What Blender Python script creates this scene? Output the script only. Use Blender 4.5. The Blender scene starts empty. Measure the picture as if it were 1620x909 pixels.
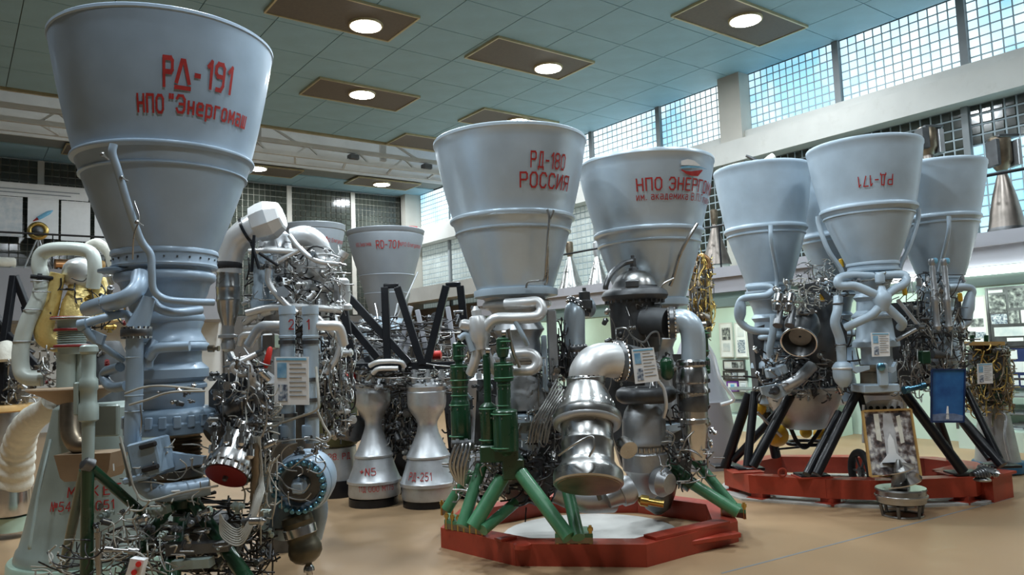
import bpy, bmesh, math, random
from mathutils import Vector, Matrix, noise
R=math.radians
rnd=random.Random(7)
sc=bpy.context.scene
COL=sc.collection
# ---------------------------------------------------------------- camera
F=1200.0; YAW,PIT,ROL=R(36.7),R(4.6),R(-2.15); EYE=Vector((0,0,1.7))
FW=Vector((math.sin(YAW)*math.cos(PIT),math.cos(YAW)*math.cos(PIT),math.sin(PIT)))
_r=Vector((math.cos(YAW),-math.sin(YAW),0)); _u=_r.cross(FW)
RT=_r*math.cos(ROL)+_u*math.sin(ROL); UP=-_r*math.sin(ROL)+_u*math.cos(ROL)
FH=Vector((math.sin(YAW),math.cos(YAW),0)); LH=_r
cd=bpy.data.cameras.new('camera'); cam=bpy.data.objects.new('camera',cd); COL.objects.link(cam)
m=Matrix((RT,UP,-FW)).transposed().to_4x4(); m.translation=EYE; cam.matrix_world=m
cd.sensor_width=36; cd.lens=36*F/1620; cd.clip_end=200; cd.clip_start=.05
sc.camera=cam
# ---------------------------------------------------------------- world, light, exposure
w=bpy.data.worlds.new('sky'); sc.world=w; w.use_nodes=True
w.node_tree.nodes['Background'].inputs[0].default_value=(.55,.75,1,1)
w.node_tree.nodes['Background'].inputs[1].default_value=1.0
vs=sc.view_settings; vs.view_transform='Standard'; vs.look='None'; vs.gamma=1; vs.use_curve_mapping=False
vs.exposure=0.4
cy=sc.cycles; cy.use_denoising=True; cy.max_bounces=4; cy.diffuse_bounces=3; cy.glossy_bounces=2; cy.transmission_bounces=2; cy.caustics_reflective=False; cy.caustics_refractive=False; cy.use_adaptive_sampling=True; cy.adaptive_threshold=.06
LAMP_W=100.0
def lamp(x,y,z,p,r=.25,col=(.86,.945,1)):
    l=bpy.data.lights.new('lamp_light','AREA'); l.shape='DISK'; l.size=2*r; l.energy=p; l.color=col
    o=bpy.data.objects.new('lamp_light',l); COL.objects.link(o); o.location=(x,y,z)
    return o
ZC=7.1; WX=13.0; BY=22.97
for x,y,p in((0.3,4.2,1.0),(4.0,4.2,1.0),(7.6,4.2,1.2),(-1.5,7.6,1),(2.1,7.6,1.3),(5.75,7.6,1.3),(1.2,1.0,.8),(5.8,1.0,.6),(9.5,1.0,.7)):
    lamp(x,y,ZC-.1,LAMP_W*p)
# ---------------------------------------------------------------- projection helpers (photo pixel -> place)
def ray(px,py): return FW+RT*((px-810)/F)-UP*((py-454.5)/F)
def on(ax,v,px,py):
    q=ray(px,py); return EYE+q*((v-EYE[ax])/q[ax])
def PP(px,py,d):
    q=ray(px,py); return EYE+q*(d/q.dot(FH))
def dep(p): return (Vector(p)-EYE).dot(FW)
def hd(p): return (Vector((p[0],p[1],0))).dot(FH)
def zat(xy,py):
    q=Vector((xy[0],xy[1],0))-EYE; k=454.5-py
    return -(q.dot(UP)*F-k*q.dot(FW))/(UP.z*F-k*FW.z)
def mpp(p):                       # metres per pixel at a point, for things standing upright
    v=Vector(p)-EYE; a=v.dot(LH)/max(v.dot(FH),.01)
    return v.dot(FW)/F/math.sqrt(1+a*a)
# ---------------------------------------------------------------- materials
MATS={}
def mat(name,col,metal=0.0,rough=.5,var=.12,scale=6.0,bump=0.0,bscale=60.0,coat=0.0,emit=None,es=0.0,spec=None,dirt=None):
    if name in MATS: return MATS[name]
    m=bpy.data.materials.new(name); m.use_nodes=True; nt=m.node_tree; N=nt.nodes; L=nt.links
    b=N['Principled BSDF']; b.inputs['Metallic'].default_value=metal; b.inputs['Roughness'].default_value=rough
    if coat: b.inputs['Coat Weight'].default_value=coat; b.inputs['Coat Roughness'].default_value=.12
    if spec is not None: b.inputs['Specular IOR Level'].default_value=spec
    tc=N.new('ShaderNodeTexCoord'); nz=N.new('ShaderNodeTexNoise'); nz.inputs['Scale'].default_value=scale; nz.inputs['Detail'].default_value=5
    L.new(tc.outputs['Object'],nz.inputs['Vector'])
    mr=N.new('ShaderNodeMapRange'); mr.inputs['From Min'].default_value=.3; mr.inputs['From Max'].default_value=.7
    mr.inputs['To Min'].default_value=1-var; mr.inputs['To Max'].default_value=1+var
    L.new(nz.outputs['Fac'],mr.inputs['Value'])
    mx=N.new('ShaderNodeMix'); mx.data_type='RGBA'; mx.blend_type='MULTIPLY'; mx.inputs['Factor'].default_value=1
    mx.inputs['A'].default_value=(*col,1); L.new(mr.outputs['Result'],mx.inputs['B'])
    out=mx.outputs['Result']
    if dirt:
        n2=N.new('ShaderNodeTexNoise'); n2.inputs['Scale'].default_value=scale*3.1; n2.inputs['Detail'].default_value=8; n2.inputs['Roughness'].default_value=.7
        L.new(tc.outputs['Object'],n2.inputs['Vector'])
        r2=N.new('ShaderNodeMapRange'); r2.inputs['From Min'].default_value=.55; r2.inputs['From Max'].default_value=.75; r2.inputs['To Max'].default_value=.55
        L.new(n2.outputs['Fac'],r2.inputs['Value'])
        m2=N.new('ShaderNodeMix'); m2.data_type='RGBA'; m2.inputs['B'].default_value=(*dirt,1)
        L.new(r2.outputs['Result'],m2.inputs['Factor']); L.new(out,m2.inputs['A']); out=m2.outputs['Result']
    L.new(out,b.inputs['Base Color'])
    mr3=N.new('ShaderNodeMapRange'); mr3.inputs['To Min'].default_value=max(.02,rough-.1); mr3.inputs['To Max'].default_value=min(1,rough+.1)
    L.new(nz.outputs['Fac'],mr3.inputs['Value']); L.new(mr3.outputs['Result'],b.inputs['Roughness'])
    if bump:
        n3=N.new('ShaderNodeTexNoise'); n3.inputs['Scale'].default_value=bscale; n3.inputs['Detail'].default_value=4
        L.new(tc.outputs['Object'],n3.inputs['Vector'])
        bp=N.new('ShaderNodeBump'); bp.inputs['Strength'].default_value=bump; bp.inputs['Distance'].default_value=.012 if bscale>30 else .022
        L.new(n3.outputs['Fac'],bp.inputs['Height']); L.new(bp.outputs['Normal'],b.inputs['Normal'])
    if emit: b.inputs['Emission Color'].default_value=(*emit,1); b.inputs['Emission Strength'].default_value=es
    MATS[name]=m; return m
M=dict(
 blue=mat('blue grey paint',(.37,.49,.62),.15,.42,.07,5,coat=.15),
 blue2=mat('darker blue grey enamel',(.29,.40,.515),.1,.4,.1,7,coat=.2,dirt=(.2,.24,.28)),
 lblue=mat('pale blue grey paint',(.46,.575,.675),.1,.45,.07,5,coat=.1),
 silver=mat('aluminium paint',(.59,.70,.79),.42,.33,.06,4),
 silver2=mat('worn aluminium paint',(.50,.52,.54),.65,.40,.12,6,dirt=(.35,.35,.34)),
 white_al=mat('bright silvered paint',(.74,.75,.75),.45,.36,.06,5),
 steel=mat('bright steel',(.62,.62,.62),1,.2,.1,9),
 steel2=mat('satin steel',(.44,.44,.43),1,.30,.14,9),
 dsteel=mat('dark steel',(.16,.165,.17),.9,.38,.2,9),
 brown=mat('heat-browned steel',(.27,.22,.16),.9,.36,.25,8),
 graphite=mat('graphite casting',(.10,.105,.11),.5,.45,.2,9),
 black=mat('black gloss paint',(.008,.009,.012),0,.36,.1,8,coat=.12,spec=.35),
 green=mat('dark green enamel',(.009,.055,.022),0,.3,.12,8,coat=.5),
 green2=mat('mid green enamel',(.07,.24,.12),0,.36,.12,7,coat=.3,dirt=(.04,.12,.06)),
 olive=mat('olive drab paint',(.07,.075,.03),0,.45,.12,6),
 red=mat('red oxide enamel',(.40,.05,.025),0,.42,.14,5,dirt=(.22,.025,.015)),
 redc=mat('dark red cover',(.22,.012,.012),0,.5,.1,8),
 redv=mat('bright red enamel',(.6,.03,.02),0,.4,.1,8),
 letter=mat('red lettering paint',(.42,.028,.025),0,.55,.15,20),
 gold=mat('gold foil',(.88,.68,.26),.35,.38,.10,5,bump=.8,bscale=13),
 quilt=mat('white quilted cloth',(.78,.77,.68),0,.85,.06,8,bump=.5,bscale=14),
 pgreen=mat('pale green white enamel',(.62,.68,.63),.1,.4,.06,6,coat=.1),
 tan=mat('tan primer',(.36,.26,.17),.1,.5,.12,5),
 mint=mat('mint green enamel',(.48,.66,.55),0,.4,.08,5,coat=.2),
 gmet=mat('grey green enamel',(.37,.45,.42),.15,.42,.08,6,coat=.15),
 brass=mat('brass',(.65,.45,.14),1,.32,.1,9),
 yellow=mat('yellow enamel',(.72,.42,.03),0,.4,.1,6),
 copper=mat('copper tube',(.5,.27,.13),1,.3,.1,9),
 wire=mat('pale cable sheath',(.46,.45,.40),0,.5,.15,12),
 wsteel=mat('thin steel tube',(.42,.42,.41),.9,.32,.1,12),
 wdark=mat('dark cable sheath',(.03,.03,.032),0,.5,.2,12),
 bolt=mat('blued bolt steel',(.14,.33,.46),.9,.28,.1,12),
 bronze=mat('dull bronze steel',(.24,.21,.185),.85,.36,.3,4),
 flask=mat('dark olive bronze',(.13,.115,.08),.75,.4,.2,6),
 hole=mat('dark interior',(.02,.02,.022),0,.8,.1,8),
 paper=mat('white card',(.90,.92,.93),0,.6,.03,10),
 cyan=mat('cyan print',(.20,.50,.72),0,.6,.1,30),
 ink=mat('grey print',(.30,.33,.36),0,.6,.1,30),
 wood=mat('pale wood',(.55,.34,.12),0,.5,.15,6),
 rubber=mat('black rubber',(.02,.02,.02),0,.7,.1,8),
 # setting
 ceil=mat('blue grey ceiling tile',(.27,.44,.52),0,.6,.07,2.2,dirt=(.23,.37,.43)),
 seam=mat('ceiling joint',(.17,.19,.18),0,.8,.1,3),
 floor=mat('tan linoleum',(.375,.245,.135),0,.45,.05,1.2,dirt=(.35,.235,.135)),
 white=mat('white wall paint',(.72,.72,.69),0,.6,.04,1.5),
 fdisc=mat('worn white floor paint',(.52,.52,.49),0,.6,.12,3,dirt=(.4,.39,.35)),
 cream=mat('cream plaster',(.46,.44,.39),0,.6,.07,2),
 beam=mat('off white painted beam',(.52,.52,.49),0,.55,.08,1.5,dirt=(.42,.41,.37)),
 parap=mat('pale grey parapet',(.38,.39,.43),0,.5,.05,2),
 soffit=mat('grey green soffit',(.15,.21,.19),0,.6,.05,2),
 darkw=mat('dark brown wall tone',(.10,.09,.08),0,.6,.2,1),  # invented dark tone for the unseen walls and the recess under the slab
 mintw=mat('mint wall paint',(.62,.78,.70),0,.55,.04,2),
 mull=mat('grey mullion',(.22,.24,.25),0,.6,.1,3),
 panel=mat('brown pegboard',(.12,.10,.075),0,.6,.14,20),
 gold_trim=mat('brass trim',(.55,.47,.28),.5,.4,.1,8),
 lampd=mat('lamp diffuser',(1,1,1),0,.5,0,5,emit=(1,.98,.95),es=26.0),
 tubeL=mat('fluorescent strip',(1,1,1),0,.5,0,5,emit=(.93,1,.97),es=4.0),
 dblock=mat('dark glass block',(.035,.04,.032),0,.12,.5,1.2,coat=.3),
 joint=mat('pale mortar joint',(.40,.39,.33),0,.7,.1,4),
 djoint=mat('grey mortar joint',(.33,.40,.43),0,.7,.1,4),
)
def glass_block_mat(name,s):
    m=mat(name,(.35,.45,.5),0,.15,.1,3); nt=m.node_tree; N=nt.nodes; L=nt.links; b=N['Principled BSDF']
    oi=N.new('ShaderNodeObjectInfo'); g=N.new('ShaderNodeNewGeometry'); nz=N.new('ShaderNodeTexNoise'); nz.inputs['Scale'].default_value=.55; nz.inputs['Detail'].default_value=2  # noise puts whitish lamp and sun reflections into the glow colour
    L.new(g.outputs['Position'],nz.inputs['Vector'])
    cr=N.new('ShaderNodeValToRGB'); cr.color_ramp.elements[0].position=.38; cr.color_ramp.elements[0].color=(.22,.52,.70,1)
    cr.color_ramp.elements[1].position=.64; cr.color_ramp.elements[1].color=(.85,.97,1,1)
    ad=N.new('ShaderNodeMath'); ad.operation='MULTIPLY_ADD'; ad.inputs[1].default_value=.10; L.new(oi.outputs['Random'],ad.inputs[0]); L.new(nz.outputs['Fac'],ad.inputs[2])
    L.new(ad.outputs[0],cr.inputs['Fac']); L.new(cr.outputs['Color'],b.inputs['Emission Color']); b.inputs['Emission Strength'].default_value=s
    return m
M['gblock']=glass_block_mat('daylit glass block',1.0)
M['gblock_dim']=mat('curtained glass block',(.36,.38,.36),0,.3,.3,1.5,emit=(.5,.62,.6),es=.22)
# ---------------------------------------------------------------- mesh helpers
def mesh(name,V,Fc,m,smooth=True,ang=38):
    me=bpy.data.meshes.new(name); me.from_pydata([tuple(v) for v in V],[],Fc)
    me.materials.append(M[m] if isinstance(m,str) else m)
    if smooth:
        me.polygons.foreach_set('use_smooth',[True]*len(me.polygons)); me.set_sharp_from_angle(angle=R(ang))
    me.update(); return me
def link(name,me,parent=None,loc=(0,0,0),rot=None):
    o=bpy.data.objects.new(name,me); COL.objects.link(o); o.location=loc
    if rot is not None: o.rotation_euler=rot
    if parent: o.parent=parent
    return o
def tag(o,label,cat,group=None):
    o['label']=label; o['category']=cat
    if group: o['group']=group
    return o
def thing(name,label,cat,loc,group=None):
    o=link(name,None,None,loc); o['root']=1; del o['root']; return tag(o,label,cat,group)
def rootloc(o):
    while o.parent: o=o.parent
    return o.location.copy()
def part(name,VF,m,parent,smooth=True,ang=38,kind=None):
    V,Fc=VF
    off=rootloc(parent) if parent else Vector((0,0,0))
    if parent is None:
        off=Vector((sum(v[0] for v in V)/len(V),sum(v[1] for v in V)/len(V),min(v[2] for v in V)))
    me=mesh(name,[Vector(v)-off for v in V],Fc,m,smooth,ang)
    o=link(name,me,parent, off if parent is None else (0,0,0))
    if kind: o['kind']=kind
    return o
def struct(name,VF,m,smooth=False,parent=None):
    o=part(name,VF,m,parent,smooth)
    if parent is None: o['kind']='structure'
    return o
def join(*vfs):
    V=[];Fc=[]
    for v,f in vfs:
        n=len(V); V+=list(v); Fc+=[tuple(i+n for i in q) for q in f]
    return V,Fc
BF=[(0,3,2,1),(4,5,6,7),(0,1,5,4),(1,2,6,5),(2,3,7,6),(3,0,4,7)]
def box(x0,x1,y0,y1,z0,z1):
    return [(x0,y0,z0),(x1,y0,z0),(x1,y1,z0),(x0,y1,z0),(x0,y0,z1),(x1,y0,z1),(x1,y1,z1),(x0,y1,z1)],list(BF)
def frame_of(d):
    d=Vector(d).normalized(); a=Vector((0,0,1)) if abs(d.z)<.9 else Vector((1,0,0))
    x=a.cross(d).normalized(); return x,d.cross(x).normalized(),d
def obox(c,ax,ay,az,sx,sy,sz,bev=0):
    c=Vector(c); ax,ay,az=Vector(ax)*sx/2,Vector(ay)*sy/2,Vector(az)*sz/2
    if bev<=0:
        return [c+ax*i+ay*j+az*k for k in(-1,1) for i,j in((-1,-1),(1,-1),(1,1),(-1,1))],list(BF)
    bx,by,bz=1-2*bev/sx,1-2*bev/sy,1-2*bev/sz
    V=[]; lay=[(-1,bx,by),(-bz,1,1),(bz,1,1),(1,bx,by)]
    for k,s,t in lay:
        cc=[(-s,-t*by),(-s*bx,-t),(s*bx,-t),(s,-t*by),(s,t*by),(s*bx,t),(-s*bx,t),(-s,t*by)]
        V+=[c+ax*i+ay*j+az*k for i,j in cc]
    Fc=[tuple(range(7,-1,-1)),tuple(range(24,32))]
    for l in range(3):
        for i in range(8): Fc.append((l*8+i,l*8+(i+1)%8,l*8+8+(i+1)%8,l*8+8+i))
    return V,Fc
def beam2(p,q,w,h,up=(0,0,1),bev=0):     # rectangular bar from p to q
    p,q=Vector(p),Vector(q); d=(q-p); L=d.length; d.normalize(); u=Vector(up); s=d.cross(u)
    if s.length<.05: s=d.cross(Vector((1,0,0)))
    s.normalize(); u=s.cross(d)
    return obox((p+q)/2,d,s,u,L,w,h,bev)
def revolve(p0,dirv,prof,seg=32,cap=True):
    p0=Vector(p0); x,y,d=frame_of(dirv); V=[];Fc=[]; n=len(prof)
    for t,r in prof:
        for i in range(seg):
            a=2*math.pi*i/seg; V.append(p0+d*t+(x*math.cos(a)+y*math.sin(a))*max(r,.0005))
    for k in range(n-1):
        for i in range(seg):
            j=(i+1)%seg; Fc.append((k*seg+i,k*seg+j,(k+1)*seg+j,(k+1)*seg+i))
    if cap: Fc.append(tuple(range(seg-1,-1,-1))); Fc.append(tuple((n-1)*seg+i for i in range(seg)))
    return V,Fc
def spline(pts,step=6):
    pts=[Vector(p) for p in pts]
    if len(pts)<3: return pts
    P=[pts[0]*2-pts[1]]+pts+[pts[-1]*2-pts[-2]]; out=[]
    for i in range(1,len(P)-2):
        a,b,c,d=P[i-1:i+3]
        for k in range(step):
            t=k/step
            out.append(.5*((2*b)+(c-a)*t+(2*a-5*b+4*c-d)*t*t+(3*b-a-3*c+d)*t**3))
    return out+[pts[-1]]
def tube(pts,r,sides=10,step=6,smooth=True,cap=True):
    pts=spline(pts,step) if smooth else [Vector(p) for p in pts]
    rr=r if callable(r) else (lambda t:r)
    V=[];Fc=[]; n=len(pts); x=None
    for k,p in enumerate(pts):
        d=(pts[min(k+1,n-1)]-pts[max(k-1,0)])
        if d.length<1e-7: d=Vector((0,0,1))
        d.normalize()
        if x is None: x=frame_of(d)[0]
        x=(x-d*x.dot(d))
        if x.length<1e-6: x=frame_of(d)[0]
        x.normalize(); y=d.cross(x); q=rr(k/(n-1))
        V+=[p+(x*math.cos(2*math.pi*i/sides)+y*math.sin(2*math.pi*i/sides))*q for i in range(sides)]
    for k in range(n-1):
        for i in range(sides):
            j=(i+1)%sides; Fc.append((k*sides+i,k*sides+j,(k+1)*sides+j,(k+1)*sides+i))
    if cap: Fc.append(tuple(range(sides-1,-1,-1))); Fc.append(tuple((n-1)*sides+i for i in range(sides)))
    return V,Fc
def prism(poly,dirv,h):                  # planar polygon (world points) extruded by h along dirv
    d=Vector(dirv).normalized()*h; n=len(poly); V=[Vector(p) for p in poly]+[Vector(p)+d for p in poly]
    return V,[tuple(range(n-1,-1,-1)),tuple(range(n,2*n))]+[(i,(i+1)%n,n+(i+1)%n,n+i) for i in range(n)]
def ring(c,dirv,Rm,r,seg=40,sides=10,a0=0,a1=2*math.pi):
    x,y,d=frame_of(dirv); c=Vector(c); full=abs(a1-a0-2*math.pi)<1e-4; V=[];Fc=[]; n=seg if full else seg+1
    for i in range(n):
        a=a0+(a1-a0)*i/seg; e=x*math.cos(a)+y*math.sin(a)
        for j in range(sides):
            b=2*math.pi*j/sides; V.append(c+e*(Rm+r*math.cos(b))+d*r*math.sin(b))
    for i in range(seg):
        k=(i+1)%n if full else i+1
        for j in range(sides):
            l=(j+1)%sides; Fc.append((i*sides+j,k*sides+j,k*sides+l,i*sides+l))
    return V,Fc
def bolts(c,dirv,Rm,n,r,h,a0=0,sides=6):
    x,y,d=frame_of(dirv); c=Vector(c); out=[]
    for i in range(n):
        a=a0+2*math.pi*i/n; out.append(revolve(c+(x*math.cos(a)+y*math.sin(a))*Rm,d,[(0,r),(h,r)],sides))
    return join(*out)
GL={'А':"0,0 .3,1 .6,0|.12,.33 .48,.33",'В':"0,0 0,1 .4,1 .52,.88 .52,.62 .42,.52 0,.52|.42,.52 .55,.4 .55,.12 .42,0 0,0",'Г':"0,0 0,1 .5,1",'Д':"0,-.15 0,0 .6,0 .6,-.15|.1,0 .2,1 .5,1 .5,0",
'Е':"0,0 .5,0|0,0 0,1 .5,1|0,.5 .42,.5",'И':"0,1 0,0 .55,1 .55,0",'К':"0,0 0,1|.52,1 0,.45|.15,.58 .55,0",'Л':"0,0 .2,1 .5,1 .5,0",'М':"0,0 0,1 .32,.35 .64,1 .64,0",'Н':"0,0 0,1|.52,0 .52,1|0,.5 .52,.5",
'О':"0,.2 0,.8 .14,1 .42,1 .56,.8 .56,.2 .42,0 .14,0 0,.2",'П':"0,0 0,1 .52,1 .52,0",'Р':"0,0 0,1 .45,1 .55,.9 .55,.6 .45,.5 0,.5",'С':".54,.8 .42,1 .14,1 0,.8 0,.2 .14,0 .42,0 .54,.2",'Т':"0,1 .56,1|.28,1 .28,0",
'Ш':"0,1 0,0 .64,0 .64,1|.32,0 .32,1",'Э':"0,.8 .12,1 .42,1 .56,.8 .56,.2 .42,0 .12,0 0,.2|.2,.5 .56,.5",'Я':".54,0 .54,1 .12,1 0,.88 0,.62 .12,.5 .54,.5|.25,.5 0,0",
'а':"0,.7 .35,.7 .42,.6 .42,0|.42,.4 .1,.4 0,.3 0,.1 .1,0 .42,0",'е':"0,.35 .42,.35 .42,.6 .32,.7 .1,.7 0,.58 0,.12 .1,0 .42,0",'р':"0,-.25 0,.7 .32,.7 .42,.6 .42,.1 .32,0 0,0",'у':"0,.7 .2,.1|.42,.7 .15,-.25",
'R':"0,0 0,1 .45,1 .55,.9 .55,.6 .45,.5 0,.5|.25,.5 .55,0",'D':"0,0 0,1 .38,1 .54,.8 .54,.2 .38,0 0,0",'N':"0,0 0,1 .5,0 .5,1",'P':"0,0 0,1 .45,1 .55,.9 .55,.6 .45,.5 0,.5",'O':"0,.2 0,.8 .14,1 .42,1 .56,.8 .56,.2 .42,0 .14,0 0,.2",'E':"0,0 .5,0|0,0 0,1 .5,1|0,.5 .42,.5",
'n':"0,0 0,.7 .32,.7 .42,.58 .42,0",'r':"0,0 0,.7 .36,.7",'g':".42,0 .1,0 0,.1 0,.6 .1,.7 .42,.7 .42,-.2 .05,-.25",'o':"0,.1 0,.6 .1,.7 .32,.7 .42,.6 .42,.1 .32,0 .1,0 0,.1",'m':"0,0 0,.7 .64,.7 .64,0|.32,.7 .32,0",'s':".4,.65 .1,.7 0,.55 .4,.2 .3,0 0,.05",'h':"0,0 0,1|0,.65 .3,.7 .42,.58 .42,0",
'1':".05,.8 .25,1 .25,0",'2':"0,.82 .12,1 .42,1 .54,.82 .54,.6 0,0 .55,0",'4':".42,0 .42,1 0,.3 .55,.3",'5':".5,1 .05,1 .03,.55 .4,.58 .54,.44 .54,.15 .4,0 .1,0 0,.12",'7':"0,1 .52,1 .2,0",'9':".54,.52 .12,.52 0,.64 0,.86 .12,1 .42,1 .54,.86 .54,.2 .4,0 .1,0",
'8':".14,.53 0,.66 0,.88 .14,1 .42,1 .56,.88 .56,.66 .42,.53 .14,.53 0,.38 0,.14 .14,0 .42,0 .56,.14 .56,.38 .42,.53",'-':"0,.45 .35,.45",'.':"0,.02 .08,.02",'·':"0,.5 .1,.5",'"':"0,1 0,.8|.18,1 .18,.8",'№':"0,0 0,1 .4,0 .4,1|.55,.6 .8,.6 .8,.85 .55,.85 .55,.6|.55,.45 .8,.45",'+':"0,.5 .5,.5|.25,.25 .25,.75",'_':"0,-.14 .6,-.14",'^':".02,.1 .27,1 .38,1 .64,.1|-.02,-.13 .68,-.13"}
GL.update({'0':GL['О'],'e':GL['е'],'a':GL['а'],'\u0000':''})
def text_mesh(s,size=1.0,narrow=1.0,bold=0.0,spacing=1.0):
    """stencil lettering drawn as strokes; size is the cap height"""
    V=[];Fc=[];x=0.0; t=.058+bold*.5; ids=[]
    for ci,ch in enumerate(s):
        if ch==' ': x+=.45*spacing; continue
        g=GL.get(ch); k=1.0
        if g is None: g=GL.get(ch.upper(),''); k=.72
        wd=0
        for st in g.split('|'):
            pts=[tuple(float(c)*k for c in q.split(',')) for q in st.split()]
            for a,b in zip(pts,pts[1:]):
                dx,dy=b[0]-a[0],b[1]-a[1]; L=math.hypot(dx,dy) or 1; dx,dy=dx/L,dy/L; e=t*.8; n=max(1,int(L/.3))
                for i in range(n):
                    A=(a[0]+(b[0]-a[0])*i/n-(dx*e if i==0 else 0),a[1]+(b[1]-a[1])*i/n-(dy*e if i==0 else 0)); B=(a[0]+(b[0]-a[0])*(i+1)/n+(dx*e if i==n-1 else 0),a[1]+(b[1]-a[1])*(i+1)/n+(dy*e if i==n-1 else 0))
                    j=len(V); V+=[(x+A[0]-dy*t,A[1]+dx*t),(x+A[0]+dy*t,A[1]-dx*t),(x+B[0]+dy*t,B[1]-dx*t),(x+B[0]-dy*t,B[1]+dx*t)]; Fc.append((j,j+1,j+2,j+3)); ids.append(ci)
            wd=max([wd]+[q[0] for q in pts])
        x+=wd+.3*spacing
    x-=.3*spacing
    return [((a-x/2)*size*narrow,(b-.5)*size) for a,b in V],Fc,ids
# ================================================================ THE SETTING
X0,Y0=-6.0,-5.0
fl=struct('floor',box(X0,WX+.3,Y0,BY+.3,-.3,0),'floor')
struct('floor_seam',prism([on(2,.0,1140,906),on(2,.0,1143,907),on(2,.0,1600,788),on(2,.0,1599,787)],(0,0,1),.0015),'mull',parent=fl)
ce=struct('ceiling',join(box(X0,WX+.3,Y0,17.35,ZC+.03,ZC+.2),box(X0,WX+.3,20.7,BY+.3,ZC+.03,ZC+.2)),'seam')
# raised crane well in the ceiling
struct('ceiling_well',join(box(X0,WX+.3,17.15,17.35,ZC+.2,9.0),box(X0,WX+.3,20.7,20.9,ZC+.2,9.0)),'beam')
struct('ceiling_well_top',box(X0,WX+.3,17.15,20.9,9.0,9.2),'ceil')
struct('trim_61',box(X0,WX,17.30,17.36,ZC-.03,ZC+.12),'gold_trim'); struct('trim_62',box(X0,WX,20.66,20.72,ZC-.02,ZC+1.2),'beam')
tsz=1.11; tm=None
for i in range(0,12):
    for j in range(2,22):
        x,y=-.3+i*tsz,.54+j*tsz
        if y+tsz>17.4 and y<20.68: continue
        if tm is None:
            g=.007; tm=mesh('tile',*box(g,tsz-g,g,tsz-g,0,.03),'ceil',False)
        if x>WX-.2 or y>BY-.2: continue
        link('tile',tm,ce,(x-ce.location.x,y-ce.location.y,ZC-ce.location.z-.0005*((i*7+j*3)%3)))
struct('wall_left',box(X0-.3,X0,Y0,BY,0,ZC),'darkw')  # unseen walls here and below made dark to deepen contrast on the metals
struct('wall_front',box(X0,WX,Y0-.3,Y0,0,ZC),'darkw')
wr=struct('wall_right',join(box(WX+.12,WX+.3,Y0,BY+.3,0,ZC+.03)),'white')
wb=struct('wall_back',box(X0,WX+.3,BY+.12,BY+.4,0,ZC+.03),'white')
# ---- right wall: frieze beam, columns, windows of glass block
struct('trim_1',join(box(WX-.35,WX+.12,Y0,BY,5.28,5.72),box(WX-.18,WX+.12,Y0,BY,5.72,5.90)),'beam')
def col(n,y0,y1,x=WX-.28): return struct('trim_%d'%n,box(x,WX+.12,y0,y1,0,ZC),'cream')
col(2,9.15,9.68); col(3,0.3,.8); col(4,16.0,16.5)
struct('trim_5',box(12.45,WX+.12,BY-.35,BY+.12,0,ZC),'cream')
def window(n,y0,y1,z0,z1,nb,nr,single,light=True):
    # a bay of glass blocks in the right wall
    root=struct('window_%d'%n,box(WX+.045,WX+.12,y0,y1,z0,z1),'djoint' if light else 'joint')
    dy,dz=(y1-y0)/nb,(z1-z0)/nr; g=.012
    V,Fc=[],[]
    sx=.015
    bv=[(0,g+.012,g+.012),(0,dy-g-.012,g+.012),(0,dy-g-.012,dz-g-.012),(0,g+.012,dz-g-.012),(sx,g,g),(sx,dy-g,g),(sx,dy-g,dz-g),(sx,g,dz-g)]
    bf=[(0,3,2,1),(0,1,5,4),(1,2,6,5),(2,3,7,6),(3,0,4,7)]
    mt='gblock' if light else 'dblock'
    if single:
        me=mesh('pane',bv,bf,mt,False); me2=None
        for a in range(nb):
            for b in range(nr):
                o=link('pane',me,root); o.location=Vector((WX+.03,y0+a*dy,z0+b*dz))-root.location
    else:
        mk=lambda r:join(*[([(WX+.03+v[0],y0+a*dy+v[1],z0+b*dz+v[2]) for v in bv],bf) for a in range(nb) for b in r])
        cut=nr if n<20 else (nr-4 if n<22 else (0 if n<25 else nr))
        if cut: part('pane',mk(range(cut)),'gblock_dim' if n>=24 else mt,root,False,kind='stuff')
        if cut<nr: part('unlit_pane',mk(range(cut,nr)),'dblock',root,False,kind='stuff')  # rows under the beam: its shade put into the pane colour
    return root
ys=[(2.9,5.02),(5.14,7.17),(7.29,9.15),(9.68,11.53),(11.65,13.8),(13.92,16.0),(16.5,18.6),(18.7,20.7),(20.8,22.6)]
for k,(a,b) in enumerate(ys):
    window(k+1,a,b,5.90,ZC,13,8,k in(0,1,2,3,4))
    if k<8: struct('trim_%d'%(10+k),box(WX-.03,WX+.12,a-.12 if k else a-.1,a,5.90,ZC),'mull')
ys2=[(1.0,3.0),(3.1,5.1),(5.2,7.2),(7.3,9.15),(9.68,11.6),(11.7,13.8),(13.9,16.0),(16.5,18.6),(18.7,20.7),(20.8,22.6)]
for k,(a,b) in enumerate(ys2):
    window(20+k,a,b,3.0,5.28,12,14,False,True)
    struct('trim_%d'%(30+k),box(WX-.03,WX+.12,a-.1,a,3.0,5.28),'mull')
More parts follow.
